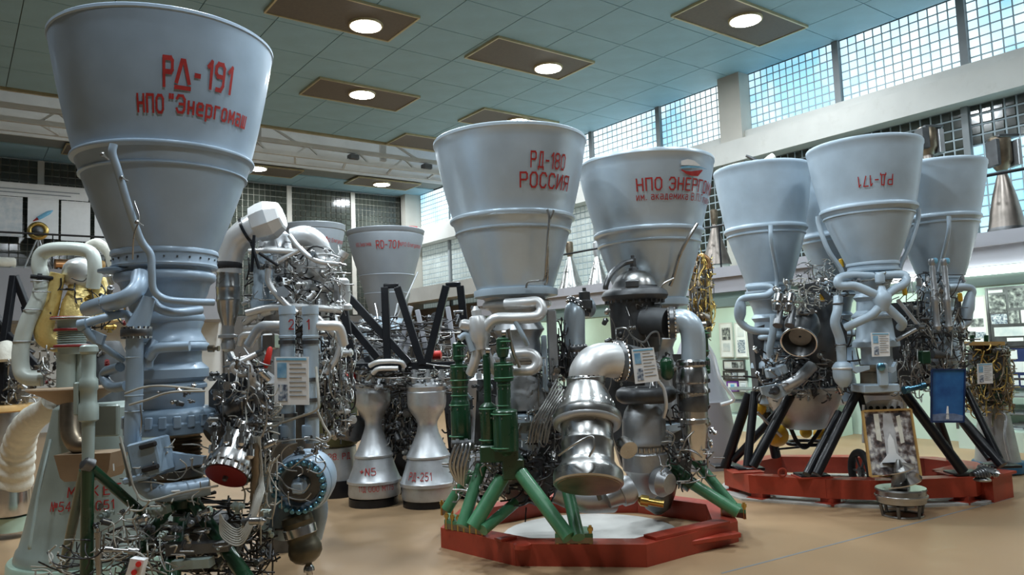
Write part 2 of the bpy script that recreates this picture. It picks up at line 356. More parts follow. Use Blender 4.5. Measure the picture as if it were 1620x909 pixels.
# ---- back wall: dark glass block between pale mullions
for k,(a,b) in enumerate(((-.6,1.8),(1.95,4.1),(4.2,6.3),(6.4,8.45),(8.55,10.6),(10.75,12.45))):
    zl=4.3 if a<6 else 3.0
    root=struct('window_%d'%(40+k),box(a,b,BY+.045,BY+.12,zl,ZC-.05),'joint')
    nb,nr=12,15 if a<6 else 22; dx,dz=(b-a)/nb,(ZC-.05-zl)/nr
    L=[box(a+i*dx+.011,a+(i+1)*dx-.011,BY+.01,BY+.05,zl+j*dz+.011,zl+(j+1)*dz-.011) for i in range(nb) for j in range(nr)]
    part('pane',join(*L),'dblock',root,False,kind='stuff')
    struct('trim_%d'%(50+k),box(b,b+.15,BY-.03,BY+.12,zl,ZC-.05),'cream')
struct('wall_back_parapet',box(X0,6.4,BY-1.6,BY-1.4,3.0,4.05),'parap')
struct('wall_back_slab',box(X0,6.4,BY-1.6,BY+.12,2.8,3.0),'parap')
struct('wall_back_lower',box(6.5,12.4,BY-.1,BY+.12,0,2.95),'darkw'); struct('wall_right_lower',box(12.6,12.9,16.5,BY-.4,0,3.1),'darkw')  # dark boxes added to give the darkness of a recess under the slab
# ---- right balcony
bal=struct('wall_balcony',join(box(11.0,11.16,-1,16.3,2.82,3.0),box(11.08,11.22,-1,16.3,2.56,2.82)),'parap')
struct('floor_balcony',box(11.22,WX+.12,-1,16.3,2.45,2.60),'mintw')
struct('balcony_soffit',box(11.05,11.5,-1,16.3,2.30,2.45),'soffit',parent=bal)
struct('balcony_light_strip',box(11.0,11.06,-1,6.6,2.44,2.54),'tubeL',parent=bal)
struct('wall_balcony_end',join(box(11.3,WX+.12,16.4,BY,3.32,3.52),box(11.25,11.35,16.4,BY,3.2,3.62)),'beam')

for x in(2,6,10):  # unseen fill lights added to brighten the white band of the well
    l=bpy.data.lights.new('well_fill','AREA'); l.shape='RECTANGLE'; l.size=3.6; l.size_y=1.2; l.energy=32; l.color=(.9,.97,1)
    q=bpy.data.objects.new('well_fill',l); COL.objects.link(q); q.location=(x,18.3,8.95); q.rotation_euler=(R(25),0,0)
# ================================================================ engine builder
def prof_fn(pr):
    pr=sorted(pr)
    def f(z):
        if z<=pr[0][0]: return pr[0][1]
        for (a,b),(c,d) in zip(pr,pr[1:]):
            if z<=c: return b+(d-b)*(z-a)/max(c-a,1e-6)
        return pr[-1][1]
    return f
_unit={}
DENS=1.9
def unit(kind,m):
    k=(kind,m)
    if k in _unit: return _unit[k]
    if kind=='valve': vf=join(revolve((0,0,-1),(0,0,1),[(0,.35),(.5,.35),(.5,.62),(.8,.62),(.8,.4),(1.3,.4),(1.3,.7),(1.55,.7),(1.55,.3),(2,.3)],10),revolve((0,0,.1),(1,0,0),[(0,.28),(.9,.28),(.9,.4),(1.15,.4)],8))
    elif kind=='fitting': vf=revolve((0,0,-1),(0,0,1),[(0,.3),(.3,.3),(.3,.55),(.9,.55),(.9,.32),(1.4,.32),(1.4,.5),(1.8,.5),(1.8,.22),(2,.22)],6)
    elif kind=='canister': vf=revolve((0,0,-1),(0,0,1),[(0,.3),(.1,.6),(.2,.65),(1.3,.65),(1.4,.75),(1.55,.75),(1.6,.5),(1.8,.25),(2,.25)],12)
    elif kind=='bracket': vf=join(obox((0,0,0),(1,0,0),(0,1,0),(0,0,1),.5,.25,2,.05),obox((.35,0,.8),(1,0,0),(0,1,0),(0,0,1),.9,.3,.25,.03),obox((.35,0,-.8),(1,0,0),(0,1,0),(0,0,1),.9,.3,.25,.03))
    else: vf=join(revolve((0,0,-1),(0,0,1),[(0,.5),(.25,.5),(.25,.8),(.5,.8),(.5,.5),(1.5,.5),(1.5,.8),(1.75,.8),(1.75,.5),(2,.5)],12),revolve((0,-.5,0),(0,-1,0),[(0,.3),(.6,.3),(.6,.45),(.9,.45)],8))
    _unit[k]=mesh(kind,*vf,m); return _unit[k]
class Eng:
    def __init__(s,name,label,cat,px,py,d,group=None):
        p=PP(px,py,d); s.xy=(p.x,p.y); s.d=d; s.root=thing(name,label,cat,(p.x,p.y,0),group); s.px=px
    def pt(s,a):
        return PP(a[0],a[1],s.d+(a[2] if len(a)>2 else 0))
    def axis(s,px=None,py=None,dd=0):
        if px is None: return s.xy
        p=PP(px,py,s.d+dd); return (p.x,p.y)
    def prof(s,pr,xy):
        out=[]
        for py,hw in pr:
            z=zat(xy,py); out.append((z,hw*mpp((xy[0],xy[1],z))))
        return out
    def lathe(s,name,pr,m,px=None,dd=0,parent=None,seg=40,inner=0,cap=True,py=None):
        xy=s.axis(px,py if py is not None else sum(p[0] for p in pr)/len(pr),dd) if px is not None else s.xy
        q=s.prof(pr,xy)
        if inner:                       # open bell: wall thickness and inner surface
            top=q[0]; t=inner
            q2=[(q[k][0]+ (0 if k else 0),max(q[k][1]-t,.01)) for k in range(len(q))]
            q=list(reversed(q2[:max(3,int(len(q2)*.7))]))+q
        o=part(name,revolve((xy[0],xy[1],0),(0,0,1),q,seg,cap),m,parent or s.root)
        s.last=(xy,prof_fn(s.prof(pr,xy))); return o
    def pipe(s,name,pts,r,m,parent=None,sides=12,smooth=True,step=6):
        P=[s.pt(p) for p in pts]; k=mpp(P[len(P)//2])
        if callable(r): rr=lambda t:r(t)*k
        elif isinstance(r,(tuple,list)): rr=lambda t:(r[0]+(r[1]-r[0])*t)*k
        else: rr=r*k
        return part(name,tube(P,rr,sides,step,smooth),m,parent or s.root)
    def rod(s,name,a,b,pr,m,parent=None,seg=24):
        A,B=s.pt(a),s.pt(b); k=mpp((A+B)/2); L=(B-A).length
        return part(name,revolve(A,B-A,[(t*L,h*k) for t,h in pr],seg),m,parent or s.root)
    def ringz(s,name,py,hw,r,m,px=None,dd=0,parent=None,seg=44):
        xy=s.axis(px,py,dd); z=zat(xy,py); k=mpp((*xy,z))
        return part(name,ring((*xy,z),(0,0,1),hw*k,r*k,seg),m,parent or s.root)
    def boltsz(s,py,hw,n,r,h,m,px=None,dd=0,parent=None,name='bolts'):
        xy=s.axis(px,py,dd); z=zat(xy,py); k=mpp((*xy,z))
        return part(name,bolts((*xy,z-h*k/2),(0,0,1),hw*k,n,r*k,h*k),m,parent or s.root,kind='stuff')
    def flange(s,a,dirv,hw,th,m,n=16,bm='steel2',parent=None,name='flange'):
        A=s.pt(a); k=mpp(A); d=Vector(dirv).normalized()
        f=part(name,revolve(A-d*th*k/2,d,[(0,hw*k*.97),(th*k*.1,hw*k),(th*k*.9,hw*k),(th*k,hw*k*.97)],28),m,parent or s.root)
        part('bolts',bolts(A-d*th*k*.8,d,hw*k*.86,n,hw*k*.09+.002,th*k*1.6),bm,f,kind='stuff')
        return f
    def block(s,name,a,wpx,hpx,dm,m,parent=None,yaw=0,bev=.01,roll=0):
        A=s.pt(a); k=mpp(A); x=LH*math.cos(yaw)+FH*math.sin(yaw); z=Vector((0,0,1)); y=z.cross(x)
        if roll: x,z=x*math.cos(roll)+z*math.sin(roll),z*math.cos(roll)-x*math.sin(roll)
        return part(name,obox(A,x,y,z,wpx*k,dm,hpx*k,min(bev,wpx*k/4,hpx*k/4,dm/4)),m,parent or s.root,ang=30)
    def plate(s,name,poly,dd,th,m,parent=None):
        return part(name,prism([s.pt((x,y,dd)) for x,y in poly],FH,th),m,parent or s.root,False)
    def tangle(s,x0,x1,y0,y1,d0,d1,n,r,m,name='wiring',parent=None,wild=1.0,sides=5,loops=False):
        L=[]; k=mpp(s.pt(((x0+x1)/2,(y0+y1)/2,(d0+d1)/2)))
        W,Hh=(x1-x0),(y1-y0)
        for i in range(int(n*DENS)):
            ra,rr_=rnd.uniform(0,6.283),math.sqrt(rnd.random())*.5; x,y,d=(x0+x1)/2+math.cos(ra)*rr_*W*1.05,(y0+y1)/2+math.sin(ra)*rr_*Hh*1.05,rnd.uniform(d0,d1)
            an=rnd.choice((0,math.pi/2,rnd.uniform(0,6.28))); ln=wild*rnd.uniform(.2,.75); pts=[]; m_=rnd.randint(3,5); bend=rnd.uniform(-1.3,1.3)
            for j in range(m_):
                if j>1 and (x<x0-4 or x>x1+4 or y<y0-4 or y>y1+4): break
                pts.append(s.pt((x,y,min(max(d,d0),d1))))
                x+=math.cos(an)*ln*W/m_; y+=math.sin(an)*ln*Hh/m_; d+=rnd.uniform(-.25,.25)*(d1-d0); an+=bend*rnd.uniform(.3,1.2)+(rnd.choice((-1.5,1.5)) if rnd.random()<.25 else 0)
            L.append(tube(pts,k*.72*(r if not isinstance(r,tuple) else rnd.uniform(*r)),sides,4))
        return part(name,join(*L),m,parent or s.root,kind='stuff',ang=80)
    def fittings(s,x0,x1,y0,y1,d0,d1,n,size,mats=('steel2','steel','dsteel'),kinds=('valve','fitting','canister','bracket','coupling')):
        for i in range(int(n*1.35)):
            p=s.pt((rnd.uniform(x0,x1),rnd.uniform(y0,y1),rnd.uniform(d0,d1))); kd=rnd.choice(kinds)
            o=link(kd,unit(kd,rnd.choice(mats)),s.root,p-s.root.location,(rnd.choice((0,.3,1.2,1.57,-.5)),rnd.choice((0,.4,1.57,-.7)),rnd.uniform(0,6.28)))
            q=mpp(p)*rnd.uniform(*size); o.scale=(q,q,q*rnd.uniform(1,1.5))
    def text(s,txt,px,py,hpx,m='letter',narrow=1.0,bold=0.0,parent=None,flip=False,spacing=1.0,tilt=0.0,off=.009,wpx=None,fit=None):
        xy,rf=s.last; k=mpp((*xy,zat(xy,py)))
        to=Vector((-xy[0],-xy[1],0)).normalized(); sd=Vector((0,0,1)).cross(to)   # sd points right as seen
        def surf(f,z): return Vector((xy[0],xy[1],z))+(to*math.cos(f)+sd*math.sin(f))*(rf(z)+off)
        def solve(x,y):
            f,z=0.0,zat(xy,y)
            for _ in range(14):
                q=surf(f,z)-EYE; dq=q.dot(FW); X=810+F*q.dot(RT)/dq; Y=454.5-F*q.dot(UP)/dq
                z+=(Y-y)*k*.8; f=max(-1.4,min(1.4,f+(x-X)*k*.8/rf(z)/max(.25,math.cos(f))))
            return f,z
        f0,z0=solve(px,py); r0=rf(z0)
        V,Fc,ids=text_mesh(txt,hpx*k,narrow,bold,spacing); out=[]
        if wpx:
            half=max(abs(a) for a,_ in V) or 1
            f1=solve(px+wpx/2,py)[0]; f2=solve(px-wpx/2,py)[0]
            f0=(f1+f2)/2; q=(f1-f2)/2*r0/half; V=[(a*q,b) for a,b in V]
        if fit:                        # (left px, right px of the first n letters, n)
            Wn=max(a for a,_ in text_mesh(txt[:fit[2]],1,1,bold,spacing)[0])*2; Wa=max(a for a,_ in text_mesh(txt,1,1,bold,spacing)[0])*2
            fl,fm=solve(fit[0],py)[0],solve(fit[1],py)[0]; half=max(abs(a) for a,_ in V); tot=(fm-fl)*Wa/Wn
            f0=fl+tot/2; q=tot/2*r0/half; V=[(a*q,b) for a,b in V]
        for a,b in V:
            if flip: a,b=-a,-b
            out.append(surf(f0+a/r0,z0+b+a*tilt))
        if hpx<10: return part('lettering',(out,Fc),m,parent or s.root,False,kind='stuff')
        for ci in sorted(set(ids)):
            fs=[f for f,i in zip(Fc,ids) if i==ci]; vi=sorted({v for f in fs for v in f}); mp={v:j for j,v in enumerate(vi)}
            part('letter',([out[v] for v in vi],[tuple(mp[v] for v in f) for f in fs]),m,parent or s.root,False)
    def card(s,name,label,cat,poly,dd,extra=True,ncol=2):
        # printed information sheet hung on the engine: a thing of its own
        c=s.pt((sum(p[0] for p in poly)/4,sum(p[1] for p in poly)/4,dd)); 
        P=[s.pt((*p,dd)) for p in poly]; o=part(name,prism(P,FH,.006),'paper',None,False); tag(o,label,cat,'information sheets hung on the engines')
        tl,tr,br,bl=P
        def q(u0,u1,v0,v1,nm,m):
            f=lambda u,v:(tl*(1-u)+tr*u)*(1-v)+(bl*(1-u)+br*u)*v-FH*.004
            part(nm,prism([f(u0,v0),f(u1,v0),f(u1,v1),f(u0,v1)],FH,.003),m,o,False)
        q(.06,.94,.03,.075,'heading','cyan')
        q(.09,.36,.13,.44,'photo',M['photo_sky']); q(.12,.38,.58,.92,'photo',M['photo_eng'])
        for i in range(8): q(.44,.92 if i%3 else .8,.14+i*.095,.155+i*.095,'text_line','ink')
        return o
def axis_px(xy,z):
    q=Vector((xy[0],xy[1],z))-EYE; return 810+F*q.dot(RT)/q.dot(FW)
def photo_mat(name,stops,scale=9,kind='noise',det=6):
    m=mat(name,(1,1,1),0,.5,.05,4); nt=m.node_tree; N=nt.nodes; L=nt.links; b=N['Principled BSDF']
    tc=N.new('ShaderNodeTexCoord'); nz=N.new('ShaderNodeTexNoise'); nz.inputs['Scale'].default_value=scale; nz.inputs['Detail'].default_value=det
    L.new(tc.outputs['Object'],nz.inputs['Vector']); cr=N.new('ShaderNodeValToRGB'); e=cr.color_ramp.elements
    while len(e)<len(stops): e.new(.5)
    for x,(p,c) in zip(e,stops): x.position=p; x.color=(*c,1)
    L.new(nz.outputs['Fac'],cr.inputs['Fac']); L.new(cr.outputs['Color'],b.inputs['Base Color']); MATS[name]=m; return m
M['photo_sky']=photo_mat('sky photo print',[(.3,(.10,.30,.55)),(.55,(.30,.55,.75)),(.7,(.7,.8,.85))],12)
M['photo_eng']=photo_mat('engine photo print',[(.35,(.08,.10,.16)),(.5,(.35,.42,.5)),(.65,(.8,.8,.8))],40)
M['photo_bw']=photo_mat('archive photo print',[(.35,(.02,.02,.025)),(.5,(.18,.2,.2)),(.66,(.62,.65,.62))],14)
M['photo_shuttle']=photo_mat('launch tower print',[(.36,(.03,.028,.035)),(.46,(.16,.12,.11)),(.54,(.38,.37,.38)),(.64,(.85,.82,.75))],13,det=9)
M['photo_blue']=photo_mat('blue launch print',[(.3,(.01,.06,.22)),(.6,(.03,.16,.42)),(.75,(.12,.3,.55))],5)
M['photo_pale']=photo_mat('pale drawing print',[(.3,(.55,.62,.66)),(.6,(.75,.77,.78)),(.8,(.82,.8,.75))],7)

def bellprof(rim,ring1,ring2,foot):
    """outer bell contour from the exit rim down: (py,hw) with a lip and two hoops."""
    (y0,h0),(y1,h1),(y2,h2),(y3,h3)=rim,ring1,ring2,foot
    out=[(y0,h0*.995),(y0+1.5,h0*1.006),(y0+5.5,h0*1.006),(y0+7,h0*.993)]
    for t in(.12,.25,.4,.55,.7,.85,.97):
        out.append((y0+7+(y1-5-y0-7)*t, h0*.993+(h1*.955-h0*.993)*(t*.72+.28*t*t)))
    s=(y2-y1)
    out+=[(y1-4,h1*.965),(y1-2,h1*.995),(y1,h1),(y1+2,h1*.995),(y1+3.5,h1*.965),(y1+5,h1*.945),(y2-2,h2*1.0),(y2-1,h2*1.02),(y2+1,h2*1.02),(y2+2.4,h2*.985)]
    for t in(.2,.4,.6,.8,1): out.append((y2+3+(y3-y2-3)*t,h2*.985+(h3-h2*.985)*(t*.93+.07*t*t)))
    return out
# ================================================================ blue grey engine, front left
E=Eng('rocket_engine','tall blue grey rocket engine with one huge bell, foremost on the left','rocket engine',262,258,4.95)
bp=bellprof((76,178),(258,147),(284,132),(399,85))
nz=E.lathe('nozzle',bp,'blue',seg=72,inner=.02)
E.text('Р',266,113,41,bold=.07,parent=nz,wpx=19); E.text('^',290,115,36,bold=.06,parent=nz,wpx=28); E.text('-',313,118,38,bold=.08,parent=nz,wpx=10); E.text('191',347,122,40,bold=.06,parent=nz,wpx=44)
E.text('НПО',238,163,25,bold=.06,parent=nz,wpx=44); E.text('"Энергомаш',330,172,25,bold=.05,parent=nz,wpx=126)
E.lathe('nozzle_flange',[(398,84),(401,86.5),(406,86.5),(408,84),(420,83.5),(423,85),(426,84),(427,80)],'blue',seg=56)
E.boltsz(414,84,26,1.6,3,'dsteel')
E.lathe('chamber_neck',[(427,74),(432,74),(448,76),(452,72),(466,68),(480,60),(492,56),(498,56)],'blue2',seg=48)
E.ringz('cooling_manifold',440,73,9.5,'blue')
E.ringz('cooling_manifold',504,54,10,'blue')
E.lathe('chamber',[(495,54),(512,56),(520,52),(526,51),(536,57),(541,60),(543,56),(553,53),(566,52),(574,53),(580,60),(584,64),(597,64),(601,58),(604,55),(609,61),(614,61),(617,57),(620,57),(640,57),(646,56)],'blue',px=268,seg=48)
mf=E.ringz('cooling_manifold',549,59,8.5,'blue',px=266)
E.rod('drain_stub',(330,551,-.1),(347,551,-.1),[(0,6),(.5,6),(.55,3),(.8,3),(.82,4.5),(1,4.5)],'brown')
E.lathe('injector_head',[(644,60),(648,72),(652,75),(664,75),(667,78),(682,78),(684,70),(686,40)],'blue2',px=274,seg=48)
xy=E.axis(274,664)
for i in range(22):
    a=i*2*math.pi/22; z=zat(xy,663); k=mpp((*xy,z)); 
    part('lug',obox((xy[0]+math.cos(a)*76*k,xy[1]+math.sin(a)*76*k,z),(math.cos(a),math.sin(a),0),(-math.sin(a),math.cos(a),0),(0,0,1),.035,.045,.075,.006),'blue',E.root)
E.lathe('bellows',[(686,34)]+[(690+i*3.2,36 if i%2 else 32) for i in range(16)]+[(742,30)]+[(748+i*3.2,40 if i%2 else 36) for i in range(15)]+[(796,34)],'brown',px=285,seg=32)
E.lathe('gimbal_ring',[(738,30),(740,42),(752,42),(754,30)],'dsteel',px=283)
# collar plate and riser
E.lathe('collar_plate',[(424,28),(427,38),(431,38),(434,10)],'blue2',px=192,py=428,dd=-.15)
E.pipe('cooling_riser',[(180,228,-.72),(178,242,-.72),(186,268,-.69),(203,325,-.62),(222,378,-.52),(238,402,-.48),(240,430,-.47),(243,458,-.45),(262,473,-.42),(300,477,-.38),(338,478,-.28)],6.5,'blue')
for a,b in(((160,242),(172,252)),((190,280),(202,286)),((215,350),(226,357))): E.rod('riser_clip',(*a,-.70),(*b,-.64),[(0,1.5),(.1,4),(.25,4),(.3,2),(1,2)],'steel2')
E.pipe('gauge_line',[(212,318,-.6),(220,345,-.6),(212,372,-.6),(210,410,-.55)],1.4,'steel2',sides=6)
E.pipe('cooling_pipe',[(238,470,-.4),(250,486,-.38),(275,494,-.35),(318,490,-.2)],8,'blue')
E.pipe('cooling_pipe',[(222,434,-.35),(218,455,-.42),(198,472,-.45),(160,482,-.3),(140,488,-.1)],15.5,'blue')
E.flange((168,481,-.34),(LH*1.0+Vector((0,0,.25))),18,5,'blue2',12)
E.pipe('cooling_pipe',[(245,540,-.35),(236,555,-.38),(232,580,-.38)],10,'blue')
E.pipe('cooling_pipe',[(300,547,-.4),(262,549,-.42),(246,553,-.41),(236,566,-.4)],9,'blue')
mp=E.rod('fuel_main',(236,470,-.42),(217,520,-.45),[(0,11),(.15,12),(1,19)],'blue')
E.flange((216,526,-.45),(0,0,1),26,13,'dsteel',14,'steel',name='bolted_flange')
E.pipe('fuel_main',[(213,532,-.45),(213,600,-.45),(210,690,-.45),(212,712,-.45)],14.5,'blue',sides=24)
for y in(565,625,650): E.ringz('weld_band',y,14.6,1.1,'lblue',px=212,dd=-.45)
E.pipe('fuel_branch',[(190,580,-.3),(168,588,-.2),(166,600,-.2),(178,612,-.3),(200,610,-.35)],9,'blue2')
E.pipe('thin_line',[(198,622,-.52),(228,612,-.55),(262,610,-.55),(320,616,-.5)],2.2,'wire',sides=6)
E.pipe('thin_line',[(205,640,-.52),(232,632,-.55),(270,620,-.55),(325,618,-.5)],2.2,'wire',sides=6)
E.pipe('thin_line',[(222,640,-.55),(224,665,-.55),(222,690,-.52)],1.5,'steel2',sides=6)
# link strut to the left
E.rod('strut_clevis',(124,515,-.45),(140,512,-.45),[(0,4),(.1,11),(.9,11),(1,4)],'blue2')
E.pipe('strut',[(134,512,-.45),(160,504,-.42),(196,496,-.35),(210,506,-.35)],[8,7],'blue',sides=14)
E.pipe('strut',[(136,520,-.45),(152,540,-.42),(196,570,-.3)],[8,6],'blue2',sides=14)
E.plate('gusset',[(130,515),(165,530),(160,545),(146,540)],-.44,.03,'blue')
# gimbal block, brackets and lower elbow
gb=E.block('gimbal_block',(240,722,-.5),50,62,.2,'blue2',roll=.22)
for y in(-1,1): E.block('slot',(236+2*y,722+18*y,-.61),30,10,.03,'hole',parent=gb,roll=.22)
E.block('flange_block',(228,752,-.5),46,12,.22,'blue',roll=.22)
E.plate('bracket',[(250,712),(300,720),(322,722),(320,734),(296,738),(252,752)],-.42,.05,'blue')
E.pipe('elbow',[(222,742,-.5),(228,765,-.52),(250,778,-.52),(285,776,-.5),(332,768,-.45)],16,'blue')
E.ringz('white_band',774,16,2,'paper',px=281,dd=-.5).hide_render=False
E.pipe('thin_line',[(190,690,-.6),(205,745,-.62),(214,775,-.62),(232,792,-.62),(290,778,-.6),(345,768,-.6)],2,'wire',sides=6)
E.pipe('actuator_rod',[(192,700,-.58),(208,768,-.6)],4,'steel2',smooth=False)
# pipes numbered 2 and 1
for n,x,tx in(('2',455,461),('1',492,487)):
    p=E.lathe('feed_pipe',[(484,13),(489,13.6),(497,13.6),(498,12.6),(530,12.6),(531,13.8),(534,13.8),(535,12.4),(690,11.2),(700,11.2)],'lblue',px=x,py=560,dd=-.12,seg=24)
    E.text(n,tx,513,15,narrow=.8,bold=.02,parent=p)
    for y in(541,600,632,656): 
        E.lathe('pipe_clamp',[(y-3,12.6),(y-3,14.4),(y+3,14.4),(y+3,12.6)],'dsteel',px=x,py=560,dd=-.12,seg=20,parent=p)
    E.lathe('pipe_sleeve',[(672,12.5),(676,13),(694,12.2)],'blue',px=x-2,py=680,dd=-.12,seg=24,parent=p)
    E.pipe('side_branch',[(x,515,-.12),(x+(26 if n=='1' else -26),515,-.1),(x+(44 if n=='1' else -44),518,-.05),(x+(52 if n=='1' else -62),545,0)],8,'white_al')
E.pipe('thin_line',[(447,655,-.2),(445,668,-.22),(420,680,-.25)],2.2,'wire',sides=6)
E.pipe('thin_line',[(447,668,-.25),(470,660,-.27),(500,648,-.27),(504,630,-.26),(500,580,-.2)],2.4,'wire',sides=6)
E.pipe('thin_line',[(502,650,-.25),(512,672,-.25),(522,690,-.25),(514,698,-.25),(500,692,-.25)],2.2,'wire',sides=6)
# red lever
E.rod('red_handle',(428,548,-.3),(420,582,-.32),[(0,2),(.1,4.5),(.8,6),(1,2.5)],'redv',seg=12)
# pump with blue bolts
ax=(-FH*.93+LH*.05+Vector((0,0,-.05))).normalized()
A=E.pt((482,760,-.10)); k=mpp(A)
pb=part('pump_casing',revolve(A,ax,[(-.22,20*k),(-.2,40*k),(-.12,47*k),(.02,49*k),(.06,47*k),(.06,46*k),(.12,45*k),(.14,43*k),(.14,32*k),(.09,30*k),(.09,15*k),(.15,13*k),(.15,6*k)],48),'blue',E.root)
bm_=mesh('bolt',*join(revolve((0,0,0),(0,0,1),[(0,5*k),(.02,5*k),(.02,4.3*k),(.055,4.3*k),(.06,3*k)],8)),'bolt')
x_,y_,d_=frame_of(ax)
for i in range(24):
    a=i*2*math.pi/24; o=link('bolt',bm_,pb,A+ax*.138+(x_*math.cos(a)+y_*math.sin(a))*38.5*k-E.root.location); o.rotation_euler=ax.to_track_quat('Z','Y').to_euler()
part('face_plate',revolve(A+ax*.088,ax,[(0,30*k),(.004,30*k),(.004,15*k)],40),'dsteel',pb); part('hub_cap',obox(A+ax*.19,x_,y_,d_,16*k,16*k,.05,.006),'lblue',pb)
for pts in([(470,700),(455,705),(445,718),(450,740),(470,745)],[(505,720),(515,735),(505,748),(485,742)],[(418,748),(440,752),(455,770),(480,776),(490,765)],[(460,740),(480,725),(500,715),(498,700)],[(440,765),(455,785),(480,790),(492,780)],[(425,700),(450,697),(480,694),(505,698),(513,715)]):
    E.pipe('instrument_line',[(x,y,-.33) for x,y in pts],1.25,'wsteel',sides=6,parent=pb)
E.pipe('pump_outlet',[(470,790,-.05),(455,810,-.02),(440,845,0)],[26,20],'blue2',sides=20)
E.pipe('pump_foot',[(500,780,0),(505,810,.02),(498,850,.05)],[16,12],'blue2',sides=16)
fk=E.rod('pressure_flask',(468,812,-.18),(489,893,-.2),[(0,18),(.04,24),(.16,26),(.18,25),(.38,26.5),(.40,25),(.52,23.5),(.6,26),(.7,27.5),(.8,26.5),(.9,20),(.96,11),(.97,5),(1,5)],'flask')
E.rod('flask_band',(473,832,-.185),(476.5,846,-.188),[(0,26.2),(0.05,27),(.95,27),(1,26.2)],'steel',parent=fk)
E.rod('flask_tip',(488,893,-.2),(490,909,-.2),[(0,6),(.3,9),(.6,9),(.6,5),(1,5)],'steel')
# preburner with red dust cover
ax=(-FH*.62+Vector((0,0,-.74))+LH*-.12).normalized(); A=E.pt((358,752,-.55)); k=mpp(A)
pr=part('preburner',revolve(A,ax,[(-.34,12*k),(-.33,22*k),(-.26,24*k),(-.25,30*k),(-.12,32*k),(-.11,38*k),(-.07,40*k),(-.04,40*k),(-.04,37*k),(0,38*k),(.0,36*k)],44),'steel',E.root)
part('dust_cover',revolve(A,ax,[(-.01,35*k),(.006,35*k),(.008,33*k)],44),'redc',pr)
part('cover_bolt',revolve(A,ax,[(0,5*k),(.03,4*k),(.035,2*k)],10),'dsteel',pr)
part('bolts',bolts(A-ax*.055,ax,38*k,20,2.6*k,.05),'steel2',pr,kind='stuff')
for x,y in((340,705),(362,690),(384,692),(398,712)): E.rod('injector_valve',(x,y-22,-.5),(x-3,y+14,-.55),[(0,3),(.2,3),(.2,6),(.35,6),(.35,4),(.6,4),(.6,8),(.9,8),(1,4)],'steel',seg=12)
E.rod('turbine_casing',(330,690,-.25),(400,640,-.05),[(0,14),(.1,22),(.5,26),(.9,24),(1,12)],'dsteel')
E.rod('valve_body',(352,655,-.35),(392,630,-.3),[(0,8),(.1,14),(.4,14),(.4,18),(.6,18),(.6,12),(1,10)],'dsteel')
E.rod('valve_body',(395,610,-.3),(425,640,-.3),[(0,7),(.3,7),(.3,12),(.7,12),(.7,8),(1,8)],'steel2')
E.pipe('bleed_pipe',[(405,560,-.3),(375,575,-.35),(368,582,-.35),(378,592,-.34),(392,592,-.3)],5,'white_al')
E.pipe('bleed_pipe',[(390,570,-.32),(398,590,-.33),(400,605,-.3),(412,615,-.28)],[5,9],'white_al')
E.pipe('bleed_pipe',[(418,555,-.1),(395,565,-.1),(372,570,-.15),(365,560,-.1)],6,'steel2')
E.block('valve_block',(428,540,-.1),22,26,.12,'steel2')
E.plate('cavity_plate',[(330,618),(352,590),(400,588),(430,610),(430,700),(400,730),(350,720),(330,690)],0.0,.3,'graphite')  # dark plate standing in for the cavity behind the clutter
# stand: green legs, collar and post
g1=E.lathe('stand_post',[(545,11),(548,15),(556,16),(560,12),(596,12),(600,15.5),(615,16),(618,14),(636,14),(640,17),(664,17),(667,11),(735,10),(738,11)],'gmet',px=140,py=640,dd=-.75,seg=24)
E.block('post_bracket',(124,630,-.75),10,60,.06,'gmet')
E.rod('post_knuckle',(130,730,-.78),(148,738,-.74),[(0,8),(.15,13),(.85,13),(1,8)],'dsteel')
def leg(a,b,r=11,m='green'): return E.pipe('stand_leg',[a,b],r,m,smooth=False,sides=18)
leg((139,742,-.75),(136,1010,-.7)); leg((134,742,-.7),(100,900,-.2),8.5); leg((145,740,-.74),(226,812,-.4),8)
leg((268,800,-.3),(150,985,-.75),11); leg((286,790,-.1),(268,1000,-.9),12); leg((306,795,-.2),(440,985,-.85),13); leg((330,812,.2),(395,850,.3),10); leg((295,800,-.1),(236,990,-.9),12)
E.lathe('stand_collar',[(785,26),(788,30),(800,30),(806,20),(812,12)],'green',px=288,py=795,dd=-.15,seg=30)
for a,b,c in((150,985,-.75),(136,1010,-.7),(268,1000,-.9),(440,985,-.85),(100,900,-.2),(236,990,-.9)):
    p=E.pt((a,b,c)); 
    part('foot_plate',obox((p.x,p.y,.02),(1,0,0),(0,1,0),(0,0,1),.24,.24,.04,.006),'green',E.root)
for x,y,d in((320,838,-.45),(350,862,-.55),(268,830,-.5),(270,850,-.55),(210,850,-.75)): E.ringz('leg_band',y,13,1.6,'wsteel',px=x,dd=d)
